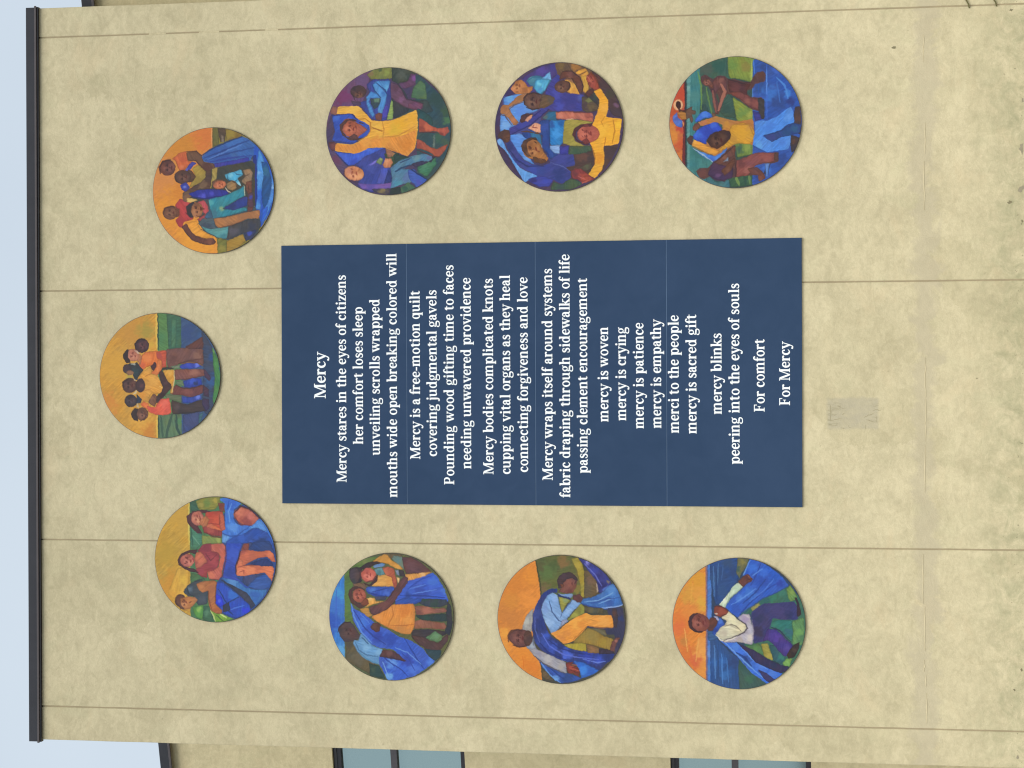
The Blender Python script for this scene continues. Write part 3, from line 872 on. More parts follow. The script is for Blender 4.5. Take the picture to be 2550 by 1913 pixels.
MURALS['D'] = """83.3,83.8 78.1,80
F 4c3f62
P 6c4a74 0,0 58,0 60,16 56,30 50,50 10,60 0,100
b 7a3464 24,40 10
b 7c3a70 30,38 8
b 6a5080 50,18 8
b 70405c 10,78 6
b 6c3c68 9,86 6
P 5c4a70 5,100 20,105 34,125 28,140 10,120
b 6c3c60 18,118 6
P 7a8448 57,12 64,6 80,3 89,2 88,18 62,18
b 8c9c4c 82,10 4
b 4c6040 74,6 2.5
b 8c7450 62,10 3
P 3f4a42 88,0 120,8 116,14 108,22 95,24 88,20
b 56605a 100,12 6
P 694468 112,12 120,14 122,20 114,28 98,32 94,25 108,22
b 8a50a0 116,18 3
P 32505a 118,10 170,60 170,150 120,160 118,60
b 2c4c4c 145,45 12
b 3c5c44 156,60 6
b 4c7c50 157,72 5
b 3c6450 146,92 7
b 304c54 130,95 6
b 46604c 155,100 5
P 567c56 112,42 116,28 124,21 130,26 132,45 122,44
b 4a7058 124,38 5
P 364a50 96,24 104,34 108,44 120,46 132,46 140,60 120,66 90,68 88,44 90,28
P 3a4048 90,45 100,50 110,56 108,60 90,68 88,60
P 6c4a68 87,22 95,25 101,32 104,42 114,46 127,50 127,56 118,58 104,54 92,46 86,40
b 845884 100,44 4
b 5c3c54 92,30 4
s 402c44 0.9 95,24 103,36 106,44 128,50
P 7a4a6c 108,50 118,48 127,51 124,58 110,56
P 90b060 85,44 89,46 90,60 89,69 82,69 84,56
P 2c5458 120,56 128,60 138,68 140,78 130,74 120,70
P 3a48a0 44,48 56,44 58,40 60,34 56,24 64,18 86,18 87,44 84,60 80,70 68,70 60,66 52,54
b 3450a4 60,60 5
b 2c4090 82,40 4
P 384c58 61,42 74,42 74,50 66,56 62,50
P 648a78 65,42 73,42 72,47 66,47
P 4a94e0 64,22 68,22 76,30 82,34 86,20 72,20
b 60b4f0 82,28 4
P 4c96e4 56,40 62,33 68,36 74,40 72,42 61,41 59,46 63,54 66,62 64,66 60,60 56,48
P 549ee8 64,24 68,22 76,30 82,36 80,48 76,60 71,62 70,56 74,46 74,42 66,34
b 3878c8 78,36 3
s 1c3f84 1 63,24 66,32 74,41
s 1c3f84 0.9 68,22 80,32 82,38
P 504cc0 80,50 84,52 82,66 76,68 76,60
P 7a4844 67,62 72,60 76,62 75,70 68,69
E 523c40 46,33 10,8 0
b 704a40 46,37 4
b 3c303c 40,28 4
b 7c5444 48,40 4
s 382830 1 38,36 42,44
P 5a4460 36,44 48,46 50,50 40,50
P 3458c8 12,62 36,60 42,66 60,72 62,90 46,92 42,98 32,97 12,94 16,82
b 2c48b0 20,88 6
b 4070e0 18,66 4
s 1c2f80 1 12,62 18,62 37,60 44,68
s 2c48a0 1 12,95 30,98 42,99
P 3e66e4 15,108 30,110 42,111 52,106 70,104 78,104 66,112 48,120 42,124 32,126 24,116
b 4c78f0 60,106 5
b 3450cc 40,122 5
s 1c2c70 1 17,110 30,124 34,127
P 3c4aa4 42,125 52,116 66,110 80,104 80,120 86,130 88,146 80,158 60,160 44,152 46,146 53,140 50,130
b 34408c 66,116 6
b 4454b0 60,130 6
P 7a5cb8 44,148 56,150 74,150 88,148 87,156 66,158 50,156
b 5c50b0 60,154 5
P 4c5cc8 74,130 84,130 80,140 75,150 68,149 72,140
P 2e3c86 84,132 88,140 86,148 78,150 80,142
s 5060c0 1 82,134 76,150
P 7a78f0 58,126 64,122 70,119 67,124 60,127
P 7c9460 68,122 73,116 77,119 74,126 70,124
b a0b070 74,118 2
P 36503c 78,112 88,110 96,112 100,118 92,126 86,128 80,116
P 2c4a48 90,112 106,116 112,118 108,126 92,128
P d8885c 76,126 80,118 87,118 89,124 85,130 78,130
b e8a070 80,122 3
P a87458 80,104 86,107 91,112 86,117 82,116 81,110
P b8855c 88,110 92,112 88,116
E e89868 40,136 12.5,9 15
b d48c74 34,134 4
b c07c50 45,134 4
b f0a870 46,140 4
s 8c5038 1.2 37,137 39,140
s 8c5038 1 36,130 39,131
s a8603c 0.9 46,133 47,130
s 4a2c48 1 28,130 27,138 34,145 42,147
P 5286ac 86,130 96,122 112,116 128,113 138,115 138,124 124,122 112,127 100,132 112,132 118,142 116,148 104,150 92,154 86,156 88,144
b 4c9cb8 96,150 5
b 5c78b0 108,142 6
b 6c98a4 120,117 5
b 6070a8 134,119 3
s 1c3864 1.4 92,135 100,130 112,127
s 28406c 1 98,124 112,118
P 3d62c8 108,133 116,132 122,140 132,145 128,152 120,156 112,148 108,140
b 4c58c0 122,150 4
s 1c2c5c 1.2 112,132 120,138 132,146
P 46705a 98,156 108,148 118,156 100,163
b 2c5850 104,156 3
P 44805c 120,130 132,124 142,118 144,126 132,142 122,137
b 4c8c6c 128,130 4
P 3f3a5c 112,126 124,122 137,124 140,120 138,116 142,118 130,126 118,130
P 48465a 62,156 85,156 84,164 66,160
b 8c7c50 76,158 5
P 2c3c3c 86,156 98,154 99,163 85,164
P 90605c 10,54 14,50 20,52 20,60 17,62 11,60
b a06454 16,56 3
P 6a3c44 8,96 14,95 18,98 17,106 12,107 8,102
b 7c4848 14,100 3
P c05c48 122,68 128,71 136,78 146,82 158,80 160,86 154,92 148,90 146,86 132,85 122,86
b a85040 126,74 4
b 8c4038 124,82 4
b d06c4c 134,80 4
b 7c3838 150,90 3
P b05844 119,94 126,97 134,104 144,108 154,103 158,102 154,110 148,117 142,117 138,113 128,108 119,106
b 984840 122,104 4
b a85444 146,112 4
s 5c2c34 1 119,108 128,112 140,117 148,118
s 5c2c34 0.9 122,87 134,86 146,88
P 6a8078 140,90 142,90 142,106 139,106
P f0b23e 20,51 46,51 56,62 63,70 76,71 90,70 106,63 118,58 120,62 120.5,82 119,92 117,106 107,116 98,112 88,108 78,104 60,104 46,110 40,111 30,109 16,107 18,97 38,100 46,96 56,90 60,84 60,76 54,72 46,68 38,60 18,61
b f8c450 40,54 8
b f6c048 70,78 6
b f4b428 98,76 10
b e8b830 92,84 8
b ec9c38 40,106 8
b e8963a 66,98 8
b ea9430 108,104 10
b e89438 88,98 8
b e8a030 114,88 6
b f0b030 114,68 6
P e8963c 17,98 38,101 46,97 57,91 62,95 78,91 92,92 106,88 119,83 118,92 116,106 107,116 98,112 88,108 78,103 62,103 52,107 42,110 30,108 16,106
b f0a444 56,98 6
b e08a30 106,102 8
b eca03c 80,96 6
s b87828 0.9 62,80 70,81 77,83
s a86c20 1 62,78 76,84
s c08030 0.8 76,71 78,80 77,92
s c88434 0.8 79,91 95,90 118,78
s b87824 0.9 46,68 54,67 61,72 61,82 56,90
s c08428 0.8 45,95 52,92 58,88
s c87c2c 0.8 80,104 86,106 98,112
E c4684c 37,79 14,9.5 50
P 5a3c3c 22,74 30,68 40,67 48,73 54,74 50,72 42,70 32,70 26,76 26,84 31,90 44,92 50,91 46,94 34,94 26,88 22,80
P b4604a 38,72 48,74 56,80 57,82 48,88 44,92 38,90
P c06850 28,74 34,69 42,71 44,80 42,86 36,90 30,88 25,82
b d07858 32,80 4
b a85844 50,82 4
P 664244 33,90 40,86 44,88 45,92 38,93
s 5c2c2c 1.3 34,80 36,82
s 5c2c2c 1 33,72 36,72
s 7c3430 1.2 42,76 43,80
H 36,79 8.5 12 642c28 dc8464
H 40,137 8 -15 984e38 f8b488
H 46,36 6 0 34242c 7c5444
"""
MURALS['E'] = """83,83.4 80.5,80.6
F 4a3c60
P 4a408c 20,40 38,20 60,8 80,3 82,18 76,20 66,40 40,40
b 5848a4 60,10 8
b 4c3c80 46,18 8
P 42366c 3,70 10,58 12,56 10,100 4,96
b 4c3450 6,86 5
P 6a503c 78,3 110,4 130,16 150,40 158,50 140,60 120,40 100,14 82,20
b 7c643c 86,6 5
b b07838 105,8 6
b 5c3c40 140,34 9
b 54483c 150,46 6
P 503c42 124,14 140,25 152,40 160,60 163,74 150,70 140,50 134,34
b 6a3c3c 130,24 5
b 4a4438 148,44 6
b 7a5878 155,58 3
P 4a4a8c 12,40 60,40 60,100 12,96
P 5f9cf0 13,45 33,40 50,42 58,60 52,64 40,66 30,80 24,82 18,90 9,88 9,70 14,52
b 7cb4f4 16,80 6
b 66b0ec 20,44 5
b 5890f0 34,60 8
P 5a98f2 22,92 34,90 44,98 40,104 48,124 52,130 40,124 30,112 22,100
b 78b0f8 44,120 5
P 60a4f4 5,98 9,96 12,100 18,112 32,132 45,140 57,144 46,148 40,152 36,146 28,132 16,112 7,104
b 80b8f8 8,100 3
P 4a385c 6,104 16,114 28,134 36,148 39,152 20,138 8,118
P 3c4494 14,98 22,98 28,108 36,122 48,130 62,132 72,128 68,118 72,108 80,116 84,118 94,108 96,116 106,118 104,132 92,134 99,140 98,148 86,155 78,150 66,146 55,144 44,138 32,131 22,118
b 2c3c84 84,142 9
b 3a50b4 50,134 8
b 34489c 60,138 6
b 4048a0 86,122 8
b 2c3878 20,108 6
s 222c68 1.2 20,110 30,124 44,132 64,132
s 5868b0 0.8 72,128 88,133 98,139
P 3c48b4 44,148 55,145 66,145 76,150 70,158 58,158 48,153
b 343078 50,150 4
P 456048 76,152 86,156 98,148 108,152 112,156 100,162 72,162
b 3c5454 84,158 6
P 4e3c3c 100,112 118,110 130,118 142,108 158,108 150,124 140,138 124,148 98,150 98,140 92,134 104,132
b 6a4840 112,120 7
b 4c3c44 146,118 7
b 5c4438 140,130 5
b 7c3c3c 108,142 6
P 5a4c40 110,134 124,128 126,136 118,140 106,136
b 5c6048 118,134 4
P 903c3c 98,138 110,136 120,144 128,150 124,152 112,154 106,150 100,148
b b04c3c 114,148 5
b 703840 102,142 4
P 6c8060 56,1 58,1 58,2
P 2c4c9c 60,75 71,74 71,108 82,118 72,124 68,116 62,108 62,92 50,100 40,96 36,90 46,88
b 2c5c98 54,96 6
b 3454b4 66,84 5
b 2c4494 66,104 5
P 2c74a8 46,88 60,92 62,108 58,106 50,98
P 2884d4 71,75 92,75 90,88 88,104 84,107 72,106
b 40a0f4 80,92 6
b 1c60b0 86,78 4
b 2458a8 74,80 4
s 1c3c84 1.1 71,75 71,108
P 88b4f4 72,107 85,106 84,117 78,116 72,111
P 4040a4 84,108 96,107 95,118 84,118
P 8aa8e8 58,106 62,106 62,112
P 4a6048 96,108 124,108 124,114 110,118 95,118
b 3c5c48 104,114 4
P a89c44 90,76 96,74 112,76 126,78 120,82 104,84 100,94 104,102 116,108 124,108 100,108 88,104 89,88
b 988c3c 94,96 6
b b4a44c 102,78 4
P 3f4098 66,42 72,26 82,17 86,22 82,30 92,42 104,42 114,44 116,60 112,64 96,64 76,63 70,60 60,70 50,78 42,82 32,86 22,92 20,84 32,78 46,74 52,68 60,60 76,54 78,46
b 4a50b8 80,42 6
b 3a3c90 98,50 8
b 4850bc 84,58 5
b 4048a8 40,80 6
b 4c5cb0 110,48 4
s 26286c 1.1 22,92 34,86 48,80 60,70 70,61
s 26286c 1 50,70 60,62
s 2c2c70 0.8 86,22 80,34
P 5e5042 112,46 122,48 134,56 132,64 118,66 112,62
b 4c3c48 118,58 5
b 6c5c40 122,60 4
P 403c40 114,44 124,36 130,42 136,52 134,60 126,52
b 3c4c44 130,46 4
P 7c8050 116,52 121,47 126,53 120,54
P 9c6c4c 91,24 96,18 100,16 118,12 122,18 124,30 118,42 112,40
P e8a844 90,24 96,26 104,30 108,40 110,43 98,42 94,40 94,34 98,30 92,28
b d49440 102,38 3
P e0a040 104,16 112,12 117,11 121,18 122,26 116,22
b f0b040 108,16 4
P d0a040 110,20 122,20 122,30 120,38 116,42 112,36 114,28
s 5c3c2c 0.9 109,19 118,15
P 6b4038 84,24 86,16 92,13 102,15 110,22 114,32 114,38 110,42 106,36 104,28 98,22 90,22
b 80504a 98,18 4
s 3c282c 1 88,14 100,14 110,22 114,34 112,42
s 3c282c 0.9 92,23 100,24 106,34
E 6a4840 88,33 10,7.5 0
b 845c48 86,34 4
b 583a3c 82,26 4
s 402a2c 1 90,26 96,28 97,34 94,38
P 3c7ca0 42,24 48,19 58,18 66,22 74,24 68,34 62,42 56,40 50,32 46,30
b 4c90a8 48,22 4
P 50b4e8 54,24 62,23 72,24 66,36 60,42 55,38 52,34
b 70d0f0 58,28 3
b 4898d8 60,36 3
s 2c6c94 1 42,26 50,20 60,20 66,23
P 74bcf6 62,22 72,14 74,24 66,23
P c88048 22,34 30,24 36,23 40,26 44,32 50,32 50,36 46,40 34,41 26,40
b d8885c 26,34 3
b a0643c 40,36 3
s 70402c 1.3 30,28 32,31
s 70402c 1 29,38 32,38
s 9c6c3c 0.9 40,34 50,32
P 42346c 14,42 22,34 28,40 20,43
P b4784c 9,58 12,54 20,54 30,44 40,40 46,40 42,44 38,50 26,54 20,58 24,66 32,76 30,79 26,80 20,72 14,66 9,64
b c47c50 26,74 4
b a06840 14,58 4
b 986c44 34,46 4
s 5c3c3c 0.9 9,65 15,68 24,80
s 6c4838 0.9 20,60 26,55 38,51
E 6c4a40 52,50 13.5,10.5 10
b 7c5848 48,52 5
P 6c5440 62,42 72,43 78,48 76,54 64,60 58,58
b 5c5048 74,50 4
s 3c282c 1.4 40,54 39,46 44,41 52,39.5 60,42
s 3c2828 1.1 42,58 50,61 58,59
s 38242c 1.5 49,54 52,56
s 38242c 1.2 50,46 52,46
s 48282c 1.8 58,50 61,49
P 543438 34,74 36,68 42,65 50,66 50,69 42,71 40,76 36,77
P f0a884 40,74 44,69 50,67 48,72 44,76
b e09878 46,70 2
P f0ac8c 44,84 54,77 60,80 60,90 56,90 48,86
s 8c4440 1 52,80 50,83 56,84
P 6c4838 35,88 42,87 52,90 56,89 60,92 48,90
P 2c6c98 62,72 70,64 80,64 80,75 71,75
b 5c6c6c 66,70 3
P c4705c 79,65 90,64 104,66 126,67 126,78 114,76 104,74 92,74 80,73
b d88470 86,70 4
b d8806c 100,69 3
b a8584c 120,70 4
s 7c3c3c 0.9 80,65 92,64 110,66 126,67
s f0b8a0 0.8 92,74 102,74
s 8c4844 0.8 118,72 127,72
P 5c3c34 8,88 14,85 20,86 22,94 20,101 14,100 10,96 5,94
b 704838 18,96 4
P 6e4634 14,96 21,94 21,100 16,102
E b4743c 49,110 13.5,12 50
P b4743c 40,104 46,98 54,98 62,110 64,114 70,122 68,126 58,127 52,122 44,118
P 52382f 35,106 38,100 46,96 54,96 57,100 50,98 44,101 42,106 44,114 48,120 44,120 38,114
b 60443c 40,104 3
s 4c2c20 1.6 45,107 48,109
s 4c2c20 1.2 52,101 55,103
s 7c3c30 1.2 56,113 59,114
P 6a4430 50,120 58,122 66,124 68,127 60,129 52,127
b a46840 62,120 3
P 82402f 118,20 124,16 130,22 134,32 136,38 130,39 122,34 120,30
P a84c3c 117,24 122,18 128,22 133,32 134,38 128,38 122,34
b b85c44 124,26 3
s c87060 1 118,20 124,28
s 6c2c2c .8 120,30 128,27
s c06050 1 119,26 126,30
s 6c2c2c .8 122,19 126,26
P 5a383c 116,42 120,38 126,36 128,40 120,48
P f2ae30 127,40 135,37 140,44 145,52 145,62 142,72 150,74 162,75 160,90 158,106 150,108 139,108 140,128 136,140 128,149 120,144 124,138 129,130 127,120 124,108 122,104 130,98 132,88 125,82 130,70 134,58 134,50
b fcc038 138,90 9
b f8b82c 152,96 8
b f0a830 134,70 7
b e89828 134,124 6
b f8b440 140,60 5
b f0a028 132,46 5
b ffc830 158,84 5
s b87820 1 151,76 153,90 150,106
s c07c20 0.9 140,108 142,98
s c88820 0.8 141,72 136,78 139,84
s a8641c 0.8 124,108 128,120 128,132
P 5a3838 140,30 130,20 130,21
E c0604c 120,93 14,11 0
b d0705c 112,92 5
b b05848 124,96 5
P 5c3038 100,94 102,86 110,81 120,80 126,80 124,84 112,84 104,90 104,98 110,103 120,105 120,107 108,104
b 7a3c40 118,82 3
P 7c3840 112,102 118,98 122,104 116,106
s 6c2c30 1.1 112,87 114,89
s 6c2c30 1.1 112,95 114,97
s 782c30 1.1 120,92 123,95
s 8c3c38 0.8 118,88 121,92
P ac4c3c 110,150 114,146 122,146 126,150 120,153 112,155
s c8685c 1 108,146 116,150
s 6c2c30 .8 110,152 118,152
s c8685c .9 112,155 120,151
H 51,51 9 -5 36222a 8c6654
H 50,112 10 -22 5c3020 d0905c
H 119,93 9.5 -5 743030 d87c68
H 87,33 6 0 38242a 8c6450
H 31,31 7 -15 7c4830 e09c64
"""
MURALS['F'] = """83.4,83 80.6,79.8
F c8603c
b d88838 6,90 12
b d87c34 18,125 12
b c8462c 18,45 12
b b04c38 20,70 10
b c05028 8,70 7
b c04038 16,90 5
b e08c34 8,100 7
b d05830 18,108 6
P 33504e 22,0 166,0 166,166 22,166
P 7a3038 20,30 24,30 23,78 22,84 22,136 18,132 20,90 18,80 22,60
P 2f4048 22,28 25,26 25,150 22,150
P 5c9a9c 24,20 30,20 29,150 24,150
b 80b0b0 26,40 3
P 3c8084 29,15 42,10 40,70 36,80 32,110 50,125 60,130 50,160 27,160
b 488888 34,50 8
b 347474 38,118 10
P 3f7480 45,160 50,146 60,156 76,152 76,166
P 3c6054 40,12 60,0 82,0 78,60 84,76 84,90 60,90 48,60 42,60
b 4c5c54 48,18 8
b 2c5c54 64,14 8
b 3a5450 44,40 6
s 6c9848 1.4 38,20 42,40 42,66
s 648c48 1.4 48,40 52,60 56,75
s 5c7c50 1.5 56,45 58,60 60,72
P 3c5c50 68,60 76,48 82,56 84,78 70,76 64,68
b 30504c 72,66 6
P 7d9440 74,0 108,0 105,35 100,34 88,30 76,29
b 8c8440 96,16 7
b 6c9044 80,14 6
b 9cb050 104,26 4
s b0c060 1 104,8 103,32
P 86983f 80,52 92,60 100,66 106,68 106,82 86,84 84,74
b 6c9048 92,72 6
b a0a84c 102,74 4
P 6f8c44 82,108 106,106 106,122 86,126
b 3c6054 88,116 5
b 88a04c 98,114 4
P 34604c 74,150 104,146 104,160 78,162
s 7c9c50 2.2 84,150 88,160
s 6c8c50 2 100,148 101,158
s 2c5048 2 94,148 96,160
P 2f58b4 105,4 166,0 166,166 104,166 105,80
b 2c5098 114,40 9
b 3878d8 126,50 9
b 3a60c8 110,60 7
b 2c4a94 135,60 9
b 2c4890 118,16 6
b 3c88e8 148,50 4
b 2c3c88 150,60 5
b 2c4894 140,130 8
b 3c78e0 122,142 5
b 2c4490 112,150 6
b 3c68d0 132,20 5
s 3c6cd8 1.2 122,14 122,80
s 5c98f0 0.8 122,20 122,50
s 4a84e0 1 106,8 107,24
s 4a84e0 1 105,40 104,66
s 4c90e8 1.5 134,30 144,40 148,56
s 2454b0 1 112,20 112,50
s 3c78d8 1 134,34 138,60
P 4a3c44 156,66 163,66 164,100 158,98 154,84
b 5c403c 160,80 4
P 423840 151,100 162,104 158,118 152,122 150,110
b 5c4038 154,108 3
P 5b3c3e 41,30 42,26 46,24 52,27 57,30 62,26 70,26 74,30 84,31 94,34 102,35 106,28 110,23 118,22 121,26 120,34 108,37 104,43 97,45 97,48 102,53 116,54 118,60 118,70 112,70 104,68 96,62 90,56 80,50 74,48 70,54 66,66 63,73 59,72 57,64 55,46 50,38 44,36
b 703c3c 92,50 7
b 7a4440 98,58 5
b 6c4448 66,30 4
b 603c34 114,26 4
b 4c3040 56,44 3
b 804c3c 50,34 3
b 553638 86,38 6
P 6e4448 56,33 62,27 70,27 73,33 73,46 66,40 60,46 56,42
b 8a5850 66,31 3
P 5a3236 74,31 86,33 96,37 103,37 98,43 98,52 90,46 76,46
b 6a3a3c 84,42 5
P 7c4444 76,47 88,46 97,50 104,54 113,56 112,68 104,66 96,60 90,55 80,50
b 945a50 98,58 4
b 8c504c 108,62 4
P 7c4a3e 43,33 47,28 52,30 56,35 56,41 50,37 46,37
b b47460 49,33 2.5
s 3c2830 1 74,30 92,36 104,35
s b87460 2.6 66,36 71,45 67,56 63,68
s 985c50 1.8 56,44 58,58 60,70
s 3a5044 1.6 61,48 63,58
s 9c6058 0.9 48,32 52,36
P 403c40 111,54 119,56 119,80 112,80 112,70
P 3c3c94 105,70 112,72 116,80 108,82
E f8b888 13.5,60 5.8,6.5 0
E 3a1c20 13.5,60 3,4.5 -10
S 4a2824 2 14,64 16,68 22,68 27,65
P c08038 12,70 17,68 24,70 24,78 18,78
P 5478d8 7,74 12,69 13,76 19,80 18,88 11,86 7,80
b 5060b8 12,78 3
S e09050 1 19,80 20,86
P 6a5048 23,68 27,64 31,62 30,66 35,68 34,72 30,72 32,80 30,83 27,76 23,78
P 3c74e8 34,80 40,71 46,68 54,72 56,76 46,77 36,82
b 4c88f0 46,72 4
P 6f5042 55,70 60,72 60,76 56,76
P b4763c 38,82 50,78 60,75 70,78 82,81 88,82 105,80 106,92 107,100 104,112 100,109 84,109 74,116 64,122 58,124 50,118 40,113 30,110 32,103 48,108 54,98 68,92 68,86 60,82 46,86 40,86
b c07850 44,82 5
b b07c40 66,80 6
b c88c34 74,86 5
P d49c30 76,92 80,86 92,84 100,86 107,94 106,104 102,110 84,109 74,114 60,120 72,108 78,100
b dca42c 92,96 8
b c08c34 82,104 4
b c8903c 102,88 5
s a87430 0.8 80,86 100,86 106,100
P e8a03c 30,110 33,103 42,106 50,112 64,118 58,123 50,120 40,115
b f4b04c 34,106 3
s a86c30 0.8 30,111 42,117 56,124
P 3050cc 31,100 36,92 46,86 56,83 62,83 66,90 68,96 60,95 54,97 48,104 48,109 40,106 33,103
b 3c74ec 36,98 5
b 3c68e0 56,86 4
b 2c44b8 50,94 5
P 7a4c40 31,88 34,83 40,84 40,88 36,92 32,92
P 5c3c34 24,102 28,98 32,99 31,104 30,110 26,108
P 4a2f2c 49,104 52,98 60,94 70,92 76,94 78,98 77,103 70,110 62,115 54,113 50,108
b 684638 60,104 5
b 5c4034 68,100 4
s 3a2420 0.8 58,100 64,103
s 3a2420 0.8 60,108 61,112
P 4a88ec 30,113 40,118 58,124 66,120 74,113 72,120 62,130 56,131 44,124
b 3c6cd4 54,128 4
b 5c98f0 44,120 3
s b8d0d0 0.8 32,114 44,122 56,131
P 4a8cec 107,84 112,82 122,82 134,78 144,70 151,66 154,72 155,85 146,88 138,94 126,98 116,100 121,104 127,107 136,103 151,100 150,112 148,117 134,119 122,120 112,116 105,111 106,102 108,94
b 5c9cf6 148,78 5
b 60a8f4 112,112 5
b 4480e4 124,90 6
b 4880e0 140,110 5
s 2450a0 1 105,112 114,117 122,121
P 2c4a94 118,100 128,98 140,94 146,90 156,86 164,88 162,98 152,100 138,103 128,108 122,104
b 38448c 126,102 5
b 244c84 146,96 5
b 2c5c8c 156,92 5
S 243c74 1 118,100 128,98 140,94 147,88 155,86
P 7c8090 69,131 72,126 75,125 75,129
P 5a3c3c 35,142 40,138 50,138 58,130 66,124 74,116 80,112 84,112 83,124 84,130 96,126 108,121 122,121 135,121 136,132 128,134 118,134 108,136 104,140 112,142 110,148 98,148 84,150 76,150 70,155 60,154 52,148 46,152 40,150
b 704440 42,144 5
b 4a3858 56,142 5
b 6c4038 70,140 6
b 4c3440 78,144 5
b 7c4448 94,138 7
b 844c50 112,128 7
b 5c3c3c 78,120 4
b 4c3c70 60,150 4
P 8a4c4c 84,130 96,126 108,121 122,121 132,121 131,132 118,133 108,136 104,141 98,148 84,150
b a06058 98,142 5
b 6c3c40 90,134 5
b 985450 122,127 5
P 4a3358 56,130 64,134 72,136 80,136 80,150 70,154 60,152 50,146
b 6c4c78 62,148 3
P 70463c 57,132 66,124 74,116 80,112 84,113 82,124 78,126 72,132 64,134
b 8a5c4c 70,124 4
P 684034 66,142 72,136 78,130 82,126 83,132 78,142 70,148
b 7c5040 74,140 3
s 3c2830 1 58,132 70,122 80,114
s 3c2830 1 84,130 84,150
s 3c2c48 1 50,146 58,152 70,155
P 8c98b0 68,131 72,128 75,125 75,130
P 5c403c 131,122 136,121 136,131 131,130
P 70443f 98,140 110,138 118,146 120,152 112,156 111,148 104,148
b 804c40 114,152 3
P 3c4468 118,146 121,136 126,134 123,150
P 5c8ad8 119,134 125,134 123,150 121,150
H 62,105 9 -15 2c1a1c 765244
H 49,33 4 -10 3c2426 a0685c
"""
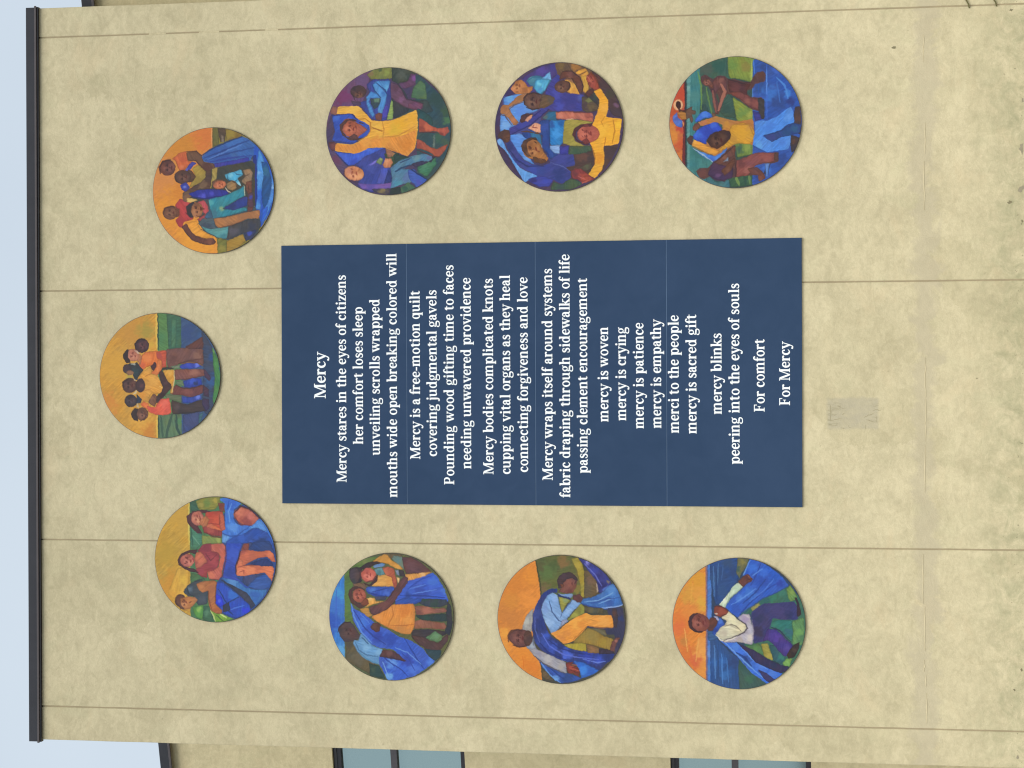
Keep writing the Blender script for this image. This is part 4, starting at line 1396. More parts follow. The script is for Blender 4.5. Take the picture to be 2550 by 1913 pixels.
MURALS['G'] = """83,83.2 78,79.9
F 5a6440
P 3a84dc 0,0 24,0 24,166 0,166
b 2c58c8 8,90 14
b 40a0e4 18,60 12
b 58a8e8 22,100 6
b 3c78dc 14,70 10
b 60b0ec 20,128 8
s 3c6cd8 1.2 14,50 13,100
P 5c7c3c 24,20 40,12 66,8 66,20 34,40 34,120 25,134
b 5c8444 28,70 6
b 7c8850 50,14 6
b 4c6c40 28,36 4
b 688048 56,12 4
P 625c46 25,114 34,114 60,140 72,160 56,156 26,140
b 6c6450 42,136 8
b 504c40 30,120 5
P 2f4c48 55,142 68,146 76,162 56,158
b 40584c 60,150 3
P 6c6048 66,8 74,3 96,4 98,8 92,14 84,10
P 748878 86,6 97,7 100,24 92,18 84,10
b 60888c 92,12 4
P dc9a3c 60,14 66,9 74,5 78,5 84,12 92,17 98,22 96,24 88,22 78,16 66,14
b e8a848 92,20 3
b d09440 74,9 4
P 6a4448 97,8 108,8 120,14 132,24 133,28 118,28 102,29 99,20
b 704c54 108,18 6
s 4c3038 1 132,27 118,28 102,29
P e8a452 100,30 118,28 135,26 124,32 108,37 104,38 100,34
b f4c080 122,28 4
P 3a62d8 104,38 124,32 136,27 142,34 150,48 155,62 150,68 120,60 100,66 88,66 90,56 98,46
b 3450b8 120,52 9
b 4478e4 136,38 6
b 3c64d4 106,50 6
b 2c4898 104,58 5
b 4a7ce4 150,50 4
s 2848b0 1 104,48 120,36 136,30
s 5c8cf0 1 106,48 126,42
s 5c8cf0 1 110,54 140,48
s 243f98 1.2 94,56 120,56 150,58
P 3c4658 120,60 152,60 154,66 146,70 130,70 118,66
b 344c48 138,66 6
b 2c4c44 126,60 4
P 3458b8 88,64 96,60 122,60 120,64 112,67 88,68
P 3c60c8 50,48 54,46 86,45 88,50 80,58 64,58 54,54
b 304cb4 62,56 5
b 4c80e0 60,50 4
b 4a74dc 78,54 3
s 263f94 1 52,52 64,56 78,58
s 263f94 1 60,52 80,47
P 7c6050 34,40 50,42 52,48 46,50 36,46
P e8a850 58,45 62,38 66,32 74,30 84,32 88,40 87,45 70,45
b e09c48 80,38 5
P 6c9ca0 62,24 72,21 75,30 68,32 63,28
b 4c7c84 68,28 3
P 7098d0 60,20 68,15 76,17 74,20 62,22
P bc6048 72,22 80,20 87,23 88,30 91,42 88,48 86,44 84,34 76,30
b cc7050 76,26 4
b a85044 86,42 3
P 8c9cb8 88,25 92,24 94,32 90,30
P 3f3c48 93,24 99,25 101,32 94,32
P f0c888 90,33 94,34 93,40 91,40
P 3b3038 31,24 38,21 44,22 50,17 58,14 66,14 72,16 64,17 56,22 46,24 44,30 46,40 38,42 32,38 30,32
b 504448 36,32 5
E 52444c 37,32 6.5,10 0
b 3c4048 36,40 3
P 4c3438 48,40 56,44 64,34 66,30 66,38 56,46 50,43
E d86c5c 54.5,31 9.5,9 0
b e88470 56,34 4
b c05c4c 48,28 3
s 5c3038 1.2 45,36 44,28 50,23
s a04c40 0.9 54,29 54,34
s 5c3438 1.4 52,40 60,38 64,32
P 3a64d8 32,66 36,74 52,82 60,90 68,95 80,100 92,108 108,113 122,122 130,132 138,138 126,148 112,157 92,163 78,163 72,150 68,144 66,134 90,128 94,130 84,124 66,122 54,116 44,104 36,90 33,78
b 2c4cb8 82,112 9
b 4480ec 46,92 6
b 3456cc 60,100 6
b 5c98f4 84,142 7
b 4c7cec 110,148 7
b 345cd0 100,120 8
b 3048b8 104,138 7
b 70b4f8 80,158 5
b 5088f0 132,140 5
b 2c44b0 66,108 6
s 68a0f0 1.2 33,68 36,84 46,104 58,116
s 263f9c 1.3 36,76 48,96 60,108 76,118
s 263f9c 1 66,128 80,140 96,150 104,158
s 24409c 1.1 100,110 108,124 118,140 124,148
s 6ca0f4 1 88,122 104,128 120,142
s 6ca0f4 1 74,132 90,144
s 2c48a8 1 96,128 106,138 112,150
s 5488ec 1 44,80 56,92
s 7cb0f4 1 72,140 80,160
P 54444a 16,100 20,94 25,91 31,91 36,95 40,102 44,108 42,112 34,115 24,116 19,110
b 5c3c3c 34,104 5
b 443a40 18,102 3
s 34242c 1.1 15.5,104 17,98 24,91 32,91
P 70a8dc 44,106 46,106 52,112 57,118 64,122 72,124 71,130 67,135 68,144 60,142 48,136 40,128 35,118 36,114 42,114
b 84bcec 50,122 5
b 5c94cc 64,138 5
b 80b8e8 68,128 4
s 3c6c98 1 38,116 42,126 52,132 66,134
s 2c4c74 1 46,110 54,118
s 4a90bc 0.9 42,128 52,137 66,143
P 5c3c42 72,125 84,126 92,130 98,136 102,139 94,138 84,135 68,134
b 704c4c 80,130 4
s 38283c 1 70,134 86,136 100,139
P 6c4448 55,72 66,68 78,62 84,52 92,42 96,35 100,32 104,34 104,40 98,48 90,60 84,68 78,74 66,80 60,82 57,78
b 5c3c40 90,48 5
b 7a4c48 74,68 6
s 402830 1 60,82 70,79 80,72 88,64
s 402830 0.9 80,60 88,48
P f0b054 52,60 62,60 64,64 74,64 60,68 55,70 50,72 54,68 54,64
b f8c870 56,62 3
P c49044 43,74 54,72 56,78 60,82 54,84 46,78
P 4c5070 62,58 78,58 76,62 64,62
P e8923e 58,84 66,80 78,74 84,68 100,67 110,66 113,70 113,92 110,100 107,105 96,104 86,100 78,97 66,90
b f09c48 66,84 6
b e08434 100,76 6
b e89840 86,88 6
b cc8844 98,100 8
b f0a048 104,86 5
s c07430 1 84,70 86,80 80,92 80,96
s b86c30 0.8 82,94 100,94 112,92
s c88444 0.7 110,66 112,80 112,92
P 5a3c3c 29,56 30,50 36,46 44,46 50,50 50,52 40,48 34,52 34,60 40,66 50,68 54,64 54,68 44,74 38,70 32,66
E b4604c 43,57 9,8.5 50
b c46c5c 40,54 4
b 9c5444 44,64 4
s 5c2c30 1.3 38,57 41,58
s 5c2c30 1 42,50 44,51
s 8c3c3c 1.3 46,59 49,61
P 804838 50,60 54,62 55,68 48,70 44,68
P 5c3c3e 57,96 60,92 66,91 70,94 68,102 64,103 58,99
b 6c4844 62,96 3
P 9c6454 113,69 124,69 138,72 150,71 154,75 148,77 136,78 124,80 114,80
b b47060 128,74 5
b 7c4c48 118,78 4
P 94604e 113,88 122,86 134,88 150,90 152,94 150,98 134,97 122,97 112,98
b 8c5448 142,95 5
b a86c5c 118,90 4
P 2f4448 113,81 130,80 150,78 154,80 152,88 140,88 120,86
b 2c5048 128,84 4
P 343a48 154,62 158,70 160,90 156,106 150,102 153,90 152,76
P 423a40 110,99 130,98 150,100 152,104 144,108 128,110 120,120 108,108
P 5f8c62 126,109 138,100 147,106 146,112 140,114
b 6a9870 140,106 3
P 5c4040 108,106 124,108 130,112 142,115 150,106 154,104 154,112 146,122 140,128 128,124 114,114
b 503c3c 130,118 5
P 304c58 124,122 134,124 146,124 144,132 138,138 130,132
H 54,31 7 0 a04440 f09484
H 42,57 8 -22 642e2c cc7868
H 29,103 7 -30 34242a 745450
"""
MURALS['H'] = """83,82.6 80.2,80.6
F e48c34
b e08830 28,40 18
b d48438 16,80 18
b f4983a 42,60 12
b ee9430 46,30 10
b e09034 20,60 10
b f0a03c 10,116 10
b f6a83c 12,100 6
b f0922c 38,130 14
b e88428 46,142 10
s e4781c 1 34,130 36,146
P 4a4a3c 50.5,0 166,0 166,166 59,166 58,150 56,132 46,122 48,90 56,60 57.5,52 57,36 53,20
P 5f6838 50,4 90,0 110,10 112,50 100,62 60,60 57,40 54,24
b 5c7840 66,24 10
b 7c6444 60,44 7
b 8c6c40 86,10 8
b 4c6034 74,14 6
b 5c5c38 56,16 6
b 7c7040 98,30 8
b 8a7c38 104,44 6
s 3a4028 1.4 51,8 54,24 57,40 57.5,52
P a89838 96,6 104,4 108,10 112,20 113,40 112,54 108,54 106,34 102,20 97,10
b b8a440 104,14 4
s 6c6430 0.8 96,6 102,20 106,34
P 6c5c42 112,20 120,22 128,34 130,48 118,56 112,55
b 7c604c 120,34 5
P d0bca8 127,36 129,38 130,46 128,48
P 3a3f90 104,4 116,8 130,16 140,26 146,36 142,44 134,50 130,48 128,34 118,22 108,10
b 9090e8 116,9 4
b 2c2c70 134,38 5
b 3c48b0 124,22 5
b 30307c 128,28 4
s 6c78d8 1 112,12 126,26 134,40
P 8c7c78 140,32 144,34 143,37 140,35
P 5070d0 134,44 142,38 141,42 136,48
P 4278c8 110,56 122,54 134,48 142,40 148,36 154,44 158,56 160,63 150,66 138,68 120,66 108,62
b 5490dc 146,46 6
b 3464b4 126,60 6
b 345cb0 144,60 5
s 28489c 1.2 108,62 120,66 138,68.5 152,66
s 7cb0ec 1 112,60 130,58 148,48
s 7cb0ec 1 130,62 150,54
s 2c50a0 1 120,62 140,56 156,54
S 8cb0f0 1.2 134,67.5 150,66 160,63
P 3c3c5c 140,68 160,65 163,90 158,120 150,128 150,100 136,100 114,92 116,90 148,92
b 343858 144,98 6
b 2c3c74 157,80 4
P 5c5844 112,66 136,68 136,74 118,74 110,70
b 6a6448 120,70 4
P 70684c 114,92 138,94 140,102 130,100 116,96
P 4a3c44 147,68 152,68 154,80 152,92 148,90
b 5c3c38 148,74 3
P 2c3c84 54,60 60,50 70,44 78,44 78,49 70,49 62,58 58,66 58,74 62,86 66,98 70,104 82,112 90,118 110,122 130,124 150,124 148,130 140,136 130,146 126,148 108,140 98,138 84,134 70,128 58,122 50,112 46,96 47,80 50,68
b 3450b0 60,110 8
b 3c5cd0 70,118 7
b 4c70f0 90,126 7
b 3048c0 116,128 8
b 384c9c 52,76 7
b 3c58d8 130,132 6
b 28386c 50,98 4
b 343c70 136,142 5
b 3c60d8 64,102 4
s 6078e8 1.1 58,100 68,116 84,126 104,130 130,132
s 22307c 1.2 54,110 66,124 90,134
s 22307c 1.1 66,108 80,118 100,124 120,126
s 6c8cf0 1 110,132 128,136 138,134
s 5468c0 1 50,80 50,96 56,112
P 3070dc 98,134 110,136 122,142 130,146 120,152 108,156 106,146 102,140
b 3c8cf4 110,146 5
b 2c60c8 120,148 4
P 3358b4 55,136 62,140 72,142 84,148 98,152 110,156 100,160 84,163 76,160 68,152 62,146
b 2c4a8c 90,156 7
b 78b4f8 76,158 4
b 3c64c8 62,142 4
s 68a4f0 1.2 58,138 68,152 82,162
s 24408c 1.2 64,140 78,152 90,160
P 6c5c44 59,147 64,148 74,160 64,159 59,155
P a8a8a8 33,97 38,80 44,73 48,69 47,82 46,96 43,102 36,98
b c0c4bc 40,86 5
b 9c9890 44,98 3
P 94a0b8 38,116 44,112 48,106 50,116 53,122 46,122 40,120
b a8b8c8 46,116 3
s 50607c 0.8 48,106 48,116
P a8a8b4 42,120 50,120 60,124 74,130 88,136 89,142 90,150 80,148 66,142 56,136 48,128
b bcbcc0 66,132 5
b 9898ac 54,126 4
b b0aca8 82,142 4
s 4c4c60 1 48,128 60,138 76,146 88,150
P 8c3c34 88,138 92,136 98,136 94,140 104,142 106,148 104,154 98,150 92,150 90,146
b 703838 102,150 3
b b04c3c 96,142 3
s 5c2828 .7 96,142 106,144
s 5c2828 .7 94,146 105,149
s c4604c .8 95,144 106,146.5
s c4604c .8 96,139 103,139.5
E 744640 32,107 15,11 5
b 84524a 28,106 6
E 5c403c 41,107 5.5,9.5 0
b 503a3c 44,108 4
s 4a2c2c 1.4 16.5,112 16,104 20,98 28,96.5 34,98
s 4a2c2c 1.2 22,116 30,118.5 40,116
s 4a2c2c 1 28,102 30,104
s 4a2c2c 1 28,111 31,112
s 4c2c2c 1 35,106 36,110
P 84b0ea 60,62 66,52 72,49 78,52 80,60 82,68 84,74 90,66 97,57 108,62 102,68 96,74 90,82 92,84 84,90 76,98 70,100 66,92 60,80 58,70
b 9cc4f6 66,88 6
b 7ca0e0 62,68 5
b 98c0f4 92,72 4
b 90b8f4 76,56 4
s 3c588c 1.1 68,60 72,74 80,84 86,86
s 3c5c94 1 80,54 82,66 84,74 97,58
s 4c6ca4 0.9 84,74 82,80
P 90a0c8 84,84 91,82 90,86 80,94 76,98 82,90
P a0a048 80,54 88,56 94,58 88,66 84,74 82,66
b 8ca06c 88,58 3
P 989a40 108,62 112,66 112,74 104,78 92,84 91,82 98,74
b a8a848 100,76 4
b 808038 104,70 4
P ee9c3c 70,100 80,96 92,86 104,78 114,74 122,77 146,76 148,84 148,91 130,91 116,90 110,98 100,108 92,112 86,113 78,107
b f8b048 100,86 7
b f4ac50 136,84 7
b dc8c40 84,106 6
b e09040 92,100 5
b f0a840 116,78 5
b e89438 108,88 5
s b87430 0.9 98,108 108,98 116,90
s b87834 0.9 116,90 130,92 148,91.5
s c88838 0.7 118,82 128,84
P a08438 98,110 108,100 116,93 124,95 136,102 148,106 148,112 144,120 130,116 114,112 100,112
b 988440 120,104 7
b a48c34 136,110 5
s 705c30 0.9 100,112 116,113 130,117
P b8aa3c 86,114 100,112 114,112 114,122 104,121 92,118
b a89c38 108,116 4
P 8c6840 114,113 124,115 131,118 130,124 116,124
b 9c7048 122,120 3
P 3c344c 130,118 146,120 150,124 130,125
P 7c4c44 146,110 152,104 157,104 152,112 149,122 144,120
b a86c60 152,108 2
P 8cacdc 78,50 86,51 97,50 99,52 94,56 84,54
b 7098d8 90,52 3
P 2c3c7c 78,50 80,54 90,56 96,58 94,55 84,53
P 6c4044 98,52 106,50 110,54 108,60 104,61 98,57
b 5c383c 106,56 3
P 825048 80,48 84,40 84,32 92,30 100,30 103,34 102,42 98,48 90,50
b 94584c 94,36 4
b 703c3c 94,48 4
P 4a3840 79,40 78,34 80,28 86,24 94,23 100,26 103,30 104,34 96,30 90,32 86,36 84,42 80,44
b 503c48 86,28 4
s 402a30 1 102,33 100,38
s 5c2c30 0.9 97,36 97,39
P 78483c 82,38 86,38 86,42 83,42
H 30,107 9 0 4a2628 94605a
"""
MURALS['I'] = """82.9,82.7 81.1,79.5
F e48c38
b e0a030 34,30 14
b dca03c 20,50 10
b e87c34 14,80 14
b e88038 10,110 12
b e07834 22,125 12
b e8a040 38,48 10
b eca04c 40,110 10
b f0a850 36,125 9
b dc6840 30,132 8
b e89840 40,140 8
b e8743c 8,90 8
b e0ac3c 38,60 8
b e8903c 24,70 9
b c8843c 15,106 5
s f0b054 1 34,100 30,130
s e06c38 1.2 22,110 28,140
s e8a840 1.2 26,35 24,60
s f0b058 1 16,90 20,118
P 2c4468 43,0 166,0 166,166 43,166
P 9a7890 42.5,0 44.5,0 44.5,166 42.5,166
P 4a80d8 44.5,0 50,0 49,166 44.5,166
b 6c98e0 46,120 6
b 5c8ce0 46,70 6
b 5084c8 46,140 6
P 2c5090 48,0 84,0 82,30 70,50 66,60 54,60 48,30
b 2c4c84 60,20 8
b 34588c 52,30 6
b 30548c 60,44 8
b 34507c 70,10 6
b 2c4880 76,20 5
s 4a7cc0 1.2 52,14 53,50
s 4878b4 1 58,10 57,36
s 20407c 1.2 56,20 56,56
s 3c64a4 1 64,12 62,30
P 2c5494 48,92 54,100 70,116 100,140 90,166 48,166
b 3068b8 60,130 9
b 2c447c 76,130 7
b 305898 54,120 6
b 3470bc 66,146 6
s 5088d0 1.3 53,110 54,150
s 4a88d8 1.2 62,120 63,156
s 244880 1.3 57,115 58,150
s 3c78c4 1.2 68,125 70,154
P 3f5f58 84,122 96,136 112,150 120,158 84,166 82,140
b 305850 88,134 5
b 3c6c58 96,150 6
P 6c7050 82,2 96,2 94,10 86,22 84,28 80,22
b 8c8444 88,8 4
b 3c5c58 82,16 3
P 34609c 44,92 56,92 60,100 52,104 46,104
P 386c5c 84,72 98,60 112,50 126,46 142,36 158,50 166,80 166,110 150,150 132,146 118,128 108,120 90,112 90,100 100,90 98,70
b 2c6468 116,54 6
b 346858 100,64 6
b 348068 126,50 6
b 3c7c6c 136,44 5
P 9c9854 97,62 108,57 110,62 100,68
P 6f9850 141,40 146,35 152,44 155,52 146,55 143,50
b 84a454 148,44 3
P 307c74 121,80 134,77 148,78 149,90 148,102 140,96 130,88 121,86
b 34687c 144,92 5
P 62945a 148,79 162,74 163,90 160,108 148,107 149,92
b 6ca45c 156,92 5
b 4c7c58 160,100 5
P 528050 90,110 106,106 110,110 114,120 108,119 98,114
b 5c9454 104,114 4
P a09a44 110,107 118,106 121,114 125,127 114,122 112,115
b b0a448 120,122 4
P 30606c 120,108 128,108 138,120 140,130 132,134 125,126
b 348074 134,122 4
P 7cac54 136,130 141,124 148,124 144,134 138,133
P 2c4c50 118,126 128,128 136,134 142,136 136,140 122,134
P 2f60d0 66,62 76,50 88,40 98,26 88,24 94,12 97,3 104,4 112,8 124,16 136,25 144,36 130,44 112,52 100,60 88,68 82,75 74,70
b 2c50b8 112,30 9
b 3874e4 100,14 6
b 3c78dc 96,46 7
b 3060c8 92,58 6
b 3870e4 114,20 5
b 3058c0 80,66 5
b 2c44ac 134,34 5
b 4c88e8 84,52 4
s 24409c 1.2 84,72 96,58 112,44 128,34
s 24409c 1 110,10 104,24 98,36
s 6ca4f0 1.1 97,5 91,18 88,24
s 5c94f0 1 74,60 90,50 104,40
s 5c94f0 1 100,24 112,16
s 4c80e8 1 96,56 114,42 126,28
s 244294 1.2 88,58 104,44 116,28
s 2c4a88 1 84,74 96,64 112,52 130,44 142,37
P 3c3c74 98,70 106,62 114,58 126,57 150,55 155,62 155,77 136,77 124,75 121,86 118,92 112,104 104,106 101,106 100,88
b 44407c 130,66 8
b 3a3454 106,92 6
b 323864 108,76 6
b 2c3468 144,72 5
P 47388c 118,88 128,89 134,94 142,102 149,108 146,116 140,122 134,118 126,108 118,102 112,104
b 5840a8 128,98 5
b 5848a0 142,112 4
s 2c2858 1 122,86 132,90 146,104
P 3a2c3c 151,50 154,50 157,60 159,70 156,73 154,72 154,58
P 3c302f 141,120 146,112 152,106 157,104 156,112 150,122 144,124
b 4c3c38 150,114 3
P 3a70e0 56,100 62,102 72,106 80,106 90,112 100,124 112,132 124,138 136,142 132,148 124,155 118,156 110,150 98,142 84,126 72,114
b 4c88ec 80,110 5
b 5084ec 110,134 6
b 2c4890 92,126 5
b 4c80e4 124,142 5
b 3c70d4 96,134 5
s 1c3c84 1.8 80,118 90,124 98,134
s 70a8f0 1 64,104 80,120 98,136 112,148
s 6098f0 1 86,112 100,126 118,138
s 24408c 1.2 106,140 120,148 126,152
P 35325c 80,106 90,110 104,116 120,126 134,132 144,134 140,140 134,142 118,136 104,130 94,118
b 3c2c50 92,112 4
b 28345c 126,132 5
P 3a3a70 106,138 116,142 124,148 128,150 122,155 114,150
P c8e0c8 59,60 66,52 70,46 76,38 82,33 84,34 88,38 82,44 74,50 72,52 68,60 66,64 62,62
b e8f4d8 66,56 3
b b8d4bc 80,40 4
s 8ca89c 0.9 67,62 72,52 84,42
s f8ffe8 0.8 60,59 68,50
P 6c403c 82,32 86,28 90,24 94,22 96,24 100,28 98,32 94,33 88,38 86,36
b 5c3438 92,26 3
s 4c2c30 0.8 92,30 98,28
s 8c5850 .8 94,24 98,27
s 4c2c30 .7 93,27 99,31
P b8b4c4 81,75 88,71 96,71 98,80 101,90 101,100 99,108 82,105 66,106 58,102 64,103 78,98 92,92 93,84
b a898c0 90,78 5
b d8d0c8 96,100 4
b b4aca8 84,102 4
s 8c849c 0.8 99,78 101,92 100,106
P dcd8b8 55,96 60,88 66,84 68,80 62,76 68,70 71,68 76,73 82,78 90,82 93,88 91,92 84,96 74,100 64,103 58,101
b c4bca8 64,94 5
b f0ecc0 76,78 5
b a8a088 66,84 3
b ece4bc 86,88 4
s 7c7464 0.9 66,86 74,84 80,86 86,92
s f8f4dc 1 55,97 60,103 68,104 80,99
s 4c4450 1 64,104 78,98.5 90,93 93.5,88 91,83 80,76
s b0a890 0.8 70,84 84,90
P 8c4438 53,64 56,61 62,62 68,65 70,68 68,72 62,75 56,74 52,70
b a05040 62,68 4
s 5c2c30 0.9 53,62 62,62 69,67
s d8d0c8 1.4 54,71 57,71
s 5c3030 0.8 60,75 68,71
P 345cc0 59,76 62,77 66,84 60,88 55,95 53,98 50,95 52,90 56,84
b 4c80e4 60,80 3
b 28409c 55,92 3
P c0c0e8 52,74 57,75 59,78 58,80 54,77
P 643c3a 46,80 48,76 54,76 57,80 56,84 50,92 46,92 43,88
b 583838 50,88 4
E 8a4c44 34,83 13,11.5 0
b 9c5c54 32,84 5
b 7c4040 42,84 4
P 4a3038 21,82 22,76 27,71 34,71 28,74 25,80 26,88 32,93 40,93 37,95 29,94 23,89
s 5c2c30 1.2 31,84 34,86
s 5c2c30 1 33,74 36,76
s 6c2c30 1.2 42,79 43,83
s 6c3836 0.8 34,80 38,79
H 35,82 9.5 0 582a2a b06c60
"""

PAINT_GAIN = (1.03, .98, .96)
def _vn(x, y, seed=0):
    xi=np.floor(x); yi=np.floor(y); fx=x-xi; fy=y-yi
    fx=fx*fx*(3-2*fx); fy=fy*fy*(3-2*fy)
    def h(a,b):
        v=np.sin(a*127.1+b*311.7+seed*74.7)*43758.5453
        return v-np.floor(v)
    return (h(xi,yi)*(1-fx)+h(xi+1,yi)*fx)*(1-fy)+(h(xi,yi+1)*(1-fx)+h(xi+1,yi+1)*fx)*fy
def _hex(s): return np.array([int(s[i:i+2],16) for i in (0,2,4)])/255.0
def _sd(X,Y,P):
    """inside flag and distance to the outline"""
    m=np.zeros(X.shape,bool); d=np.full(X.shape,1e9); n=len(P)
    for i in range(n):
        x1,y1=P[i]; x2,y2=P[(i+1)%n]; dx,dy=x2-x1,y2-y1
        if y1!=y2: m^=((y1>Y)!=(y2>Y))&(X<dx*(Y-y1)/dy+x1)
        t=np.clip(((X-x1)*dx+(Y-y1)*dy)/(dx*dx+dy*dy+1e-9),0,1)
        d=np.minimum(d,(X-x1-t*dx)**2+(Y-y1-t*dy)**2)
    d=np.sqrt(d); return np.where(m,d,-d)
def _smooth(P):
    if len(P)<5: return P
    out=[]; n=len(P)
    for i in range(n):
        a,b,c=P[i-1],P[i],P[(i+1)%n]
        out.append((b[0]*.91+a[0]*.09, b[1]*.91+a[1]*.09)); out.append((b[0]*.91+c[0]*.09, b[1]*.91+c[1]*.09))
    return out
def _stroke(X,Y,P,w):
    m=np.zeros(X.shape); k=len(P)-1
    for i in range(k):
        (x1,y1),(x2,y2)=P[i],P[i+1]
        dx,dy=x2-x1,y2-y1; L=dx*dx+dy*dy+1e-9
        t=np.clip(((X-x1)*dx+(Y-y1)*dy)/L,0,1)
        ww=w*0.62*(1-0.45*np.abs(2*(i+t)/k-1)**2)
        m=np.maximum(m,np.clip((ww-np.hypot(X-x1-t*dx,Y-y1-t*dy))/.5+.5,0,1))
    return m
def paint(text, X, Y, seed):
    """colours (display values 0..1) of a painted disc at the points X, Y of its design"""
    wx=X+(_vn(X*.35,Y*.35,seed)-.5)*.8+(_vn(X*1.1,Y*1.1,seed+1)-.5)*.4
    wy=Y+(_vn(X*.35,Y*.35,seed+2)-.5)*.8+(_vn(X*1.1,Y*1.1,seed+3)-.5)*.4
    col=np.zeros((X.size,3)); N=X.size; mask=np.ones(N); idx=np.arange(N)
    lines=text.strip().split('\n'); k=0
    pts=lambda a:[tuple(float(v) for v in q.split(',')) for q in a]
    for ln in lines[1:]:
        t=ln.split(); op=t[0]; c=_hex(t[1]) if op!='H' else None; k+=1
        if op in 'FPE':
            big=False
            if op=='F': mask=np.ones(N); sel=idx; d=np.full(N,9.); big=True
            elif op=='P':
                P=_smooth(pts(t[2:])); xs=[p[0] for p in P]; ys=[p[1] for p in P]
                big=(max(xs)-min(xs))*(max(ys)-min(ys))>2600
                sel=idx[(wx>min(xs)-1)&(wx<max(xs)+1)&(wy>min(ys)-1)&(wy<max(ys)+1)]
                d=_sd(wx[sel],wy[sel],P)
            else:
                (cx,cy),(rx,ry)=pts(t[2:4]); a=np.radians(float(t[4]) if len(t)>4 else 0); r=max(rx,ry)+1
                sel=idx[(abs(wx-cx)<r)&(abs(wy-cy)<r)]
                u=(wx[sel]-cx)*np.cos(a)+(wy[sel]-cy)*np.sin(a); v=-(wx[sel]-cx)*np.sin(a)+(wy[sel]-cy)*np.cos(a)
                d=(1-np.sqrt((u/rx)**2+(v/ry)**2))*min(rx,ry)
            if sel.size==0: mask=np.zeros(N); continue
            cov=np.clip((d+.12)/.5+.5,0,1); mask=np.zeros(N); mask[sel]=cov
            a=(k*2.399)%3.1416; x,y=X[sel],Y[sel]          # every shape has its own brush direction
            u=x*np.cos(a)+y*np.sin(a); v=-x*np.sin(a)+y*np.cos(a)
            b=(_vn(u*.10+k,v*.75,seed+k)-.5)*.15+(_vn(u*.25,v*1.9+k,seed+k+5)-.5)*.10
            h=(_vn(x*.12+k,y*.12,seed+k+9)-.5)
            rim=0 if big else .17*np.clip(1-d/1.1,0,1)      # dark contour the painter leaves round each form
            side=0 if big else .06*np.clip(1-d/5.,0,1)
            cc=c[None,:]*(1+b-rim-side)[:,None]+h[:,None]*np.array([.06,.01,-.05])
            col[sel]=col[sel]*(1-cov[:,None])+cc*cov[:,None]
        elif op=='b':
            (cx,cy)=pts([t[2]])[0]; r=float(t[3])*1.15
            sel=idx[(abs(wx-cx)<2*r)&(abs(wy-cy)<2*r)&(mask>0)]
            if sel.size==0: continue
            x,y=X[sel],Y[sel]
            d=np.hypot(wx[sel]-cx+(_vn(x*.3,y*.3,seed+k)-.5)*r*.8, wy[sel]-cy+(_vn(x*.3,y*.3,seed+k+7)-.5)*r*.8)/r
            w=np.clip(1.35-d,0,1); w=np.clip(w*w*(3-2*w)*mask[sel]*(.75+.25*_vn(x*.5,y*2.0,seed+k)),0,1)[:,None]
            col[sel]=col[sel]*(1-w)+c*w
        elif op=='H':                                      # a face: shaded side, brow and cheek lights, eyes, nose, mouth
            (hx,hy),=pts([t[1]]); r=float(t[2]); an=np.radians(float(t[3])); dk,lt=_hex(t[4]),_hex(t[5])
            g=lambda up,sd:(hx-(up*np.cos(an)-sd*np.sin(an))*r, hy-(up*np.sin(an)+sd*np.cos(an))*r)
            for (uu,ss,q,cc,al) in ((.0,.75,.5,dk,.35),(.45,-.12,.38,lt,.6),(-.18,-.42,.26,lt,.6),(-.05,.02,.17,lt,.65),(-.75,.0,.25,lt,.3)):
                bx,by=g(uu,ss); w=(al*np.exp(-((wx-bx)**2+(wy-by)**2)/(2*(q*r)**2)*2.2))[:,None]; w[w<.02]=0
                col=col*(1-w)+cc*w
            for seg,ww,cc,al in (([g(.14,.50),g(.17,.20)],.17,dk,.85),([g(.17,-.16),g(.14,-.46)],.17,dk,.85),([g(.33,.55),g(.38,.18)],.09,dk,.6),([g(.38,-.14),g(.33,-.50)],.09,dk,.6),
                                 ([g(.12,.08),g(-.16,.13),g(-.20,-.04)],.09,dk,.55),([g(-.46,.24),g(-.43,0),g(-.46,-.26)],.16,dk*.7+np.array([.18,.04,.04]),.8)):
                w=(_stroke(wx,wy,seg,max(ww*r*1.2,.7))*al)[:,None]; col=col*(1-w)+cc*w
        elif op in 'sS':
            P=pts(t[3:]); w0=float(t[2])*1.25; xs=[p[0] for p in P]; ys=[p[1] for p in P]; g=w0+1
            sel=idx[(wx>min(xs)-g)&(wx<max(xs)+g)&(wy>min(ys)-g)&(wy<max(ys)+g)]
            if sel.size==0: continue
            w=(_stroke(wx[sel],wy[sel],P,w0)*(.8 if op=='s' else .92))[:,None]
            col[sel]=col[sel]*(1-w)+c*w
    (cx,cy),(rx,ry)=pts(lines[0].split()[:2])
    g=(col@np.array([.3,.59,.11]))[:,None]
    return np.clip(g+(col-g)*.93,0,1)*.97
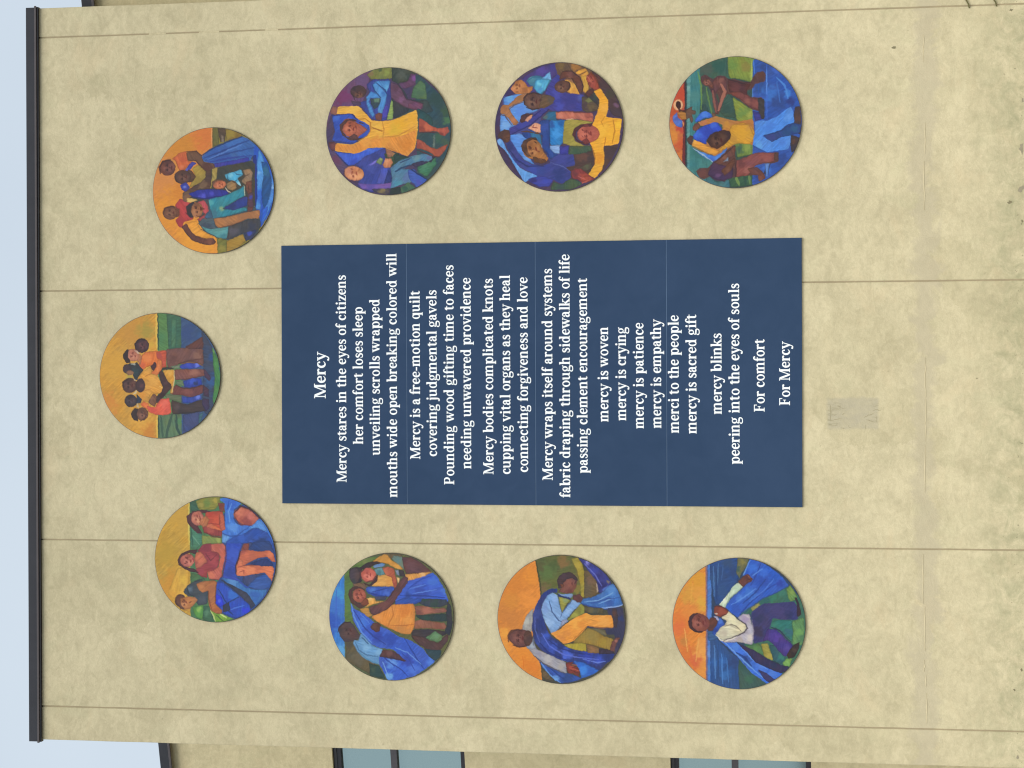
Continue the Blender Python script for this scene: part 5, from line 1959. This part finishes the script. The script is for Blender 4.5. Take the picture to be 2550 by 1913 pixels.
# ------------------------------------------------------------------ poem sign
SX0, SX1 = -1.184, 1.258
SZ = [4.793, 3.583, 2.363, 1.149, -.078]
sign = empty('poem_sign', ((SX0+SX1)/2, WY, H0), 'large navy blue sign of four stacked panels printed with a white poem titled Mercy', 'sign')
def sbox(x0, x1, y0, y1, z0, z1, name, mat, ch=0):
    cx = (SX0+SX1)/2
    return MB().box(x0-cx, x1-cx, y0, y1, z0, z1, ch).build(name, mat, sign)
for i in range(4):
    sbox(SX0, SX1, -.014, -.001, SZ[i+1]+(.0022 if i < 3 else 0), SZ[i]-(.0022 if i else 0), 'sign_panel', M_NAVY, .0015)
sbox(SX0+.002, SX1-.002, -.0205, -.0045, SZ[4]+.01, SZ[0]-.01, 'seam_backing', M_SEAM) if False else None
for i in (1, 2, 3): sbox(SX0+.002, SX1-.002, -.0128, -.001, SZ[i]-.0020, SZ[i]+.0020, 'seam_strip', M_SEAM)
cxs = (SX0+SX1)/2
for txt, xa, xb, zb, mag in TEXT:
    wsum = sum(G[c][0] for c in txt)-14; sx = (xb-xa)/wsum; sz = .068*mag/100
    v = []; f = []; x = xa-4*sx-cxs
    for ch in txt:
        adv, ps = glyph(ch)
        for j, (pv_, pf) in enumerate(ps):
            n = len(v); y = -.0148-.00022*j
            v += [(x+q[0]*sx, y, zb+q[1]*sz) for q in pv_]; f += [tuple(i+n for i in q) for q in pf]
        x += adv*sx
    link('text_line', v, f, M_WHITE, sign)['kind'] = 'stuff'   # flat print

# ------------------------------------------------------------------ painted discs
NG = 240
a = (np.arange(NG+1)/NG)*2-1
gx, gy = np.meshgrid(a, a); gx = gx.ravel(); gy = gy.ravel()
# concentric map of a square grid onto the disc
big = np.abs(gx) > np.abs(gy); rr_ = np.where(big, gx, gy)
with np.errstate(divide='ignore', invalid='ignore'):
    th = np.where(big, (math.pi/4)*(gy/np.where(gx == 0, 1, gx)), math.pi/2-(math.pi/4)*(gx/np.where(gy == 0, 1, gy)))
U = rr_*np.cos(th); V = rr_*np.sin(th)
ii = np.arange(NG)[:, None]*(NG+1)+np.arange(NG)[None, :]
FACES = np.stack([ii, ii+1, ii+NG+2, ii+NG+1], -1).reshape(-1, 4)
DISCS = [
 ('A', 1.794, 5.461, 'round painting under orange sky, adults cradling children beside blue water', .6025, .602),
 ('B', .030, 6.000, 'round painting of friends standing arm in arm on green, topmost of the nine', .602, .606),
 ('C', -1.725, 5.456, 'round painting of three women seated with blue cloth under golden sky', .6005, .6025),
 ('D', 2.317, 3.751, 'round purple painting of a dancer in yellow dress holding up blue cloth', .600, .600),
 ('E', 2.317, 2.137, 'round blue and gold painting of a crowd, yellow-shirted figure with arms spread', .598, .600),
 ('F', 2.319, .517, 'round painting of figure in yellow top and light blue trousers beside green fields', .600, .6005),
 ('G', -2.242, 3.740, 'round painting of long blue cloth held around a girl in short orange dress', .6005, .5995),
 ('H', -2.240, 2.130, 'round painting of bald man wrapping blue cloth round seated man in orange trousers', .598, .599),
 ('I', -2.249, .499, 'round painting of man in white jacket striding with blue cape, sunset over sea', .600, .6035),
]
K_ALB = .73
def srgb2lin(c): return np.where(c <= .04045, c/12.92, ((c+.055)/1.055)**2.4)
for di, (key, px, pz, lab, rx_, rz_) in enumerate(DISCS):
    d = empty('mural_disc', (px, WY, pz+H0), lab, 'round painting', 'round paintings mounted on the stucco wall')
    (cx, cy), (prx, pry) = [[float(q) for q in s.split(',')] for s in MURALS[key].split()[:2]]
    col = paint(MURALS[key], cx-V*prx, cy-U*pry, di*10)
    y0 = -.0155
    verts = np.stack([U*(rx_-.004), np.full(U.shape, y0), V*(rz_-.004)], -1)
    me = bpy.data.meshes.new('painting')
    me.vertices.add(len(verts)); me.vertices.foreach_set('co', verts.ravel().astype(np.float32))
    me.loops.add(FACES.size); me.loops.foreach_set('vertex_index', FACES.ravel().astype(np.int32))
    me.polygons.add(len(FACES)); me.polygons.foreach_set('loop_start', (np.arange(len(FACES))*4).astype(np.int32))
    me.update(calc_edges=True)
    at = me.color_attributes.new('paint', 'FLOAT_COLOR', 'POINT')
    rgba = np.ones((len(verts), 4), np.float32); rgba[:, :3] = srgb2lin(col)*K_ALB*np.array(PAINT_GAIN)
    at.data.foreach_set('color', rgba.ravel())
    me.materials.append(M_PAINT)
    o = bpy.data.objects.new('painting', me); COL.objects.link(o); o.parent = d
    # backing board: bevelled round sheet standing on spacers
    mb = MB(); n = 96; rings = [(-.0147, 1-.0035/.6), (-.0135, 1), (-.004, 1), (-.004, .93)]
    v = []
    for yy, s in rings: v += [(rx_*s*math.cos(2*math.pi*k/n), yy, rz_*s*math.sin(2*math.pi*k/n)) for k in range(n)]
    f = [tuple(range(n))]
    for q in range(3): f += [(q*n+k, q*n+n+k, q*n+n+(k+1) % n, q*n+(k+1) % n) for k in range(n)]
    link('backing_board', v, f, M_EDGE, d)
    for k in range(4):
        an = math.pi/4+k*math.pi/2; xx, zz = .4*math.cos(an), .4*math.sin(an)
        MB().box(xx-.02, xx+.02, -.0036, .001, zz-.02, zz+.02).build('spacer', M_CAP, d)

# ------------------------------------------------------------------ thin stems reaching in from the right
def tube(pts, rad, name, mat, parent):
    v = []; f = []; k = 6
    for i, p in enumerate(pts):
        a = Vector(pts[max(i-1, 0)]); b = Vector(pts[min(i+1, len(pts)-1)]); t = (b-a).normalized(); s = t.cross(Vector((0, 1, 0))).normalized(); u = s.cross(t)
        r = rad*(1-.35*i/(len(pts)-1))
        v += [tuple(Vector(p)+r*(math.cos(2*math.pi*q/k)*s+math.sin(2*math.pi*q/k)*u)) for q in range(k)]
    for i in range(len(pts)-1): f += [(i*k+q, i*k+(q+1) % k, i*k+k+(q+1) % k, i*k+k+q) for q in range(k)]
    f += [tuple(range(k))[::-1], tuple(range(len(v)-k, len(v)))]
    return link(name, v, f, mat, parent, None, True)
for (z, lab, tw) in ((-1.547, 'thin olive stem reaching in over the wall at its right edge, upper of two', 0), (-1.783, 'thin olive stem reaching in over the wall near the ground, lower of two', 1)):
    st = empty('vine_stem', (3.62, WY, 0), lab, 'plant stem', 'green stems at the right edge of the wall')
    zz = z+H0
    tube([(.30, -.030, zz-.10), (.12, -.028, zz-.03), (-.03, -.022, zz+.012), (-.20, -.014, zz+.008+.004*tw), (-.255, -.010, zz+.018), (-.300+.01*tw, -.008, zz-.006), (-.335+.008*tw, -.006, zz-.014)], .0075, 'stem', M_STEM, st)
    tube([(.30, -.030, zz-.10), (.305, -.035, zz-.6), (.31, -.04, 0)], .010, 'stalk', M_STEM, st)
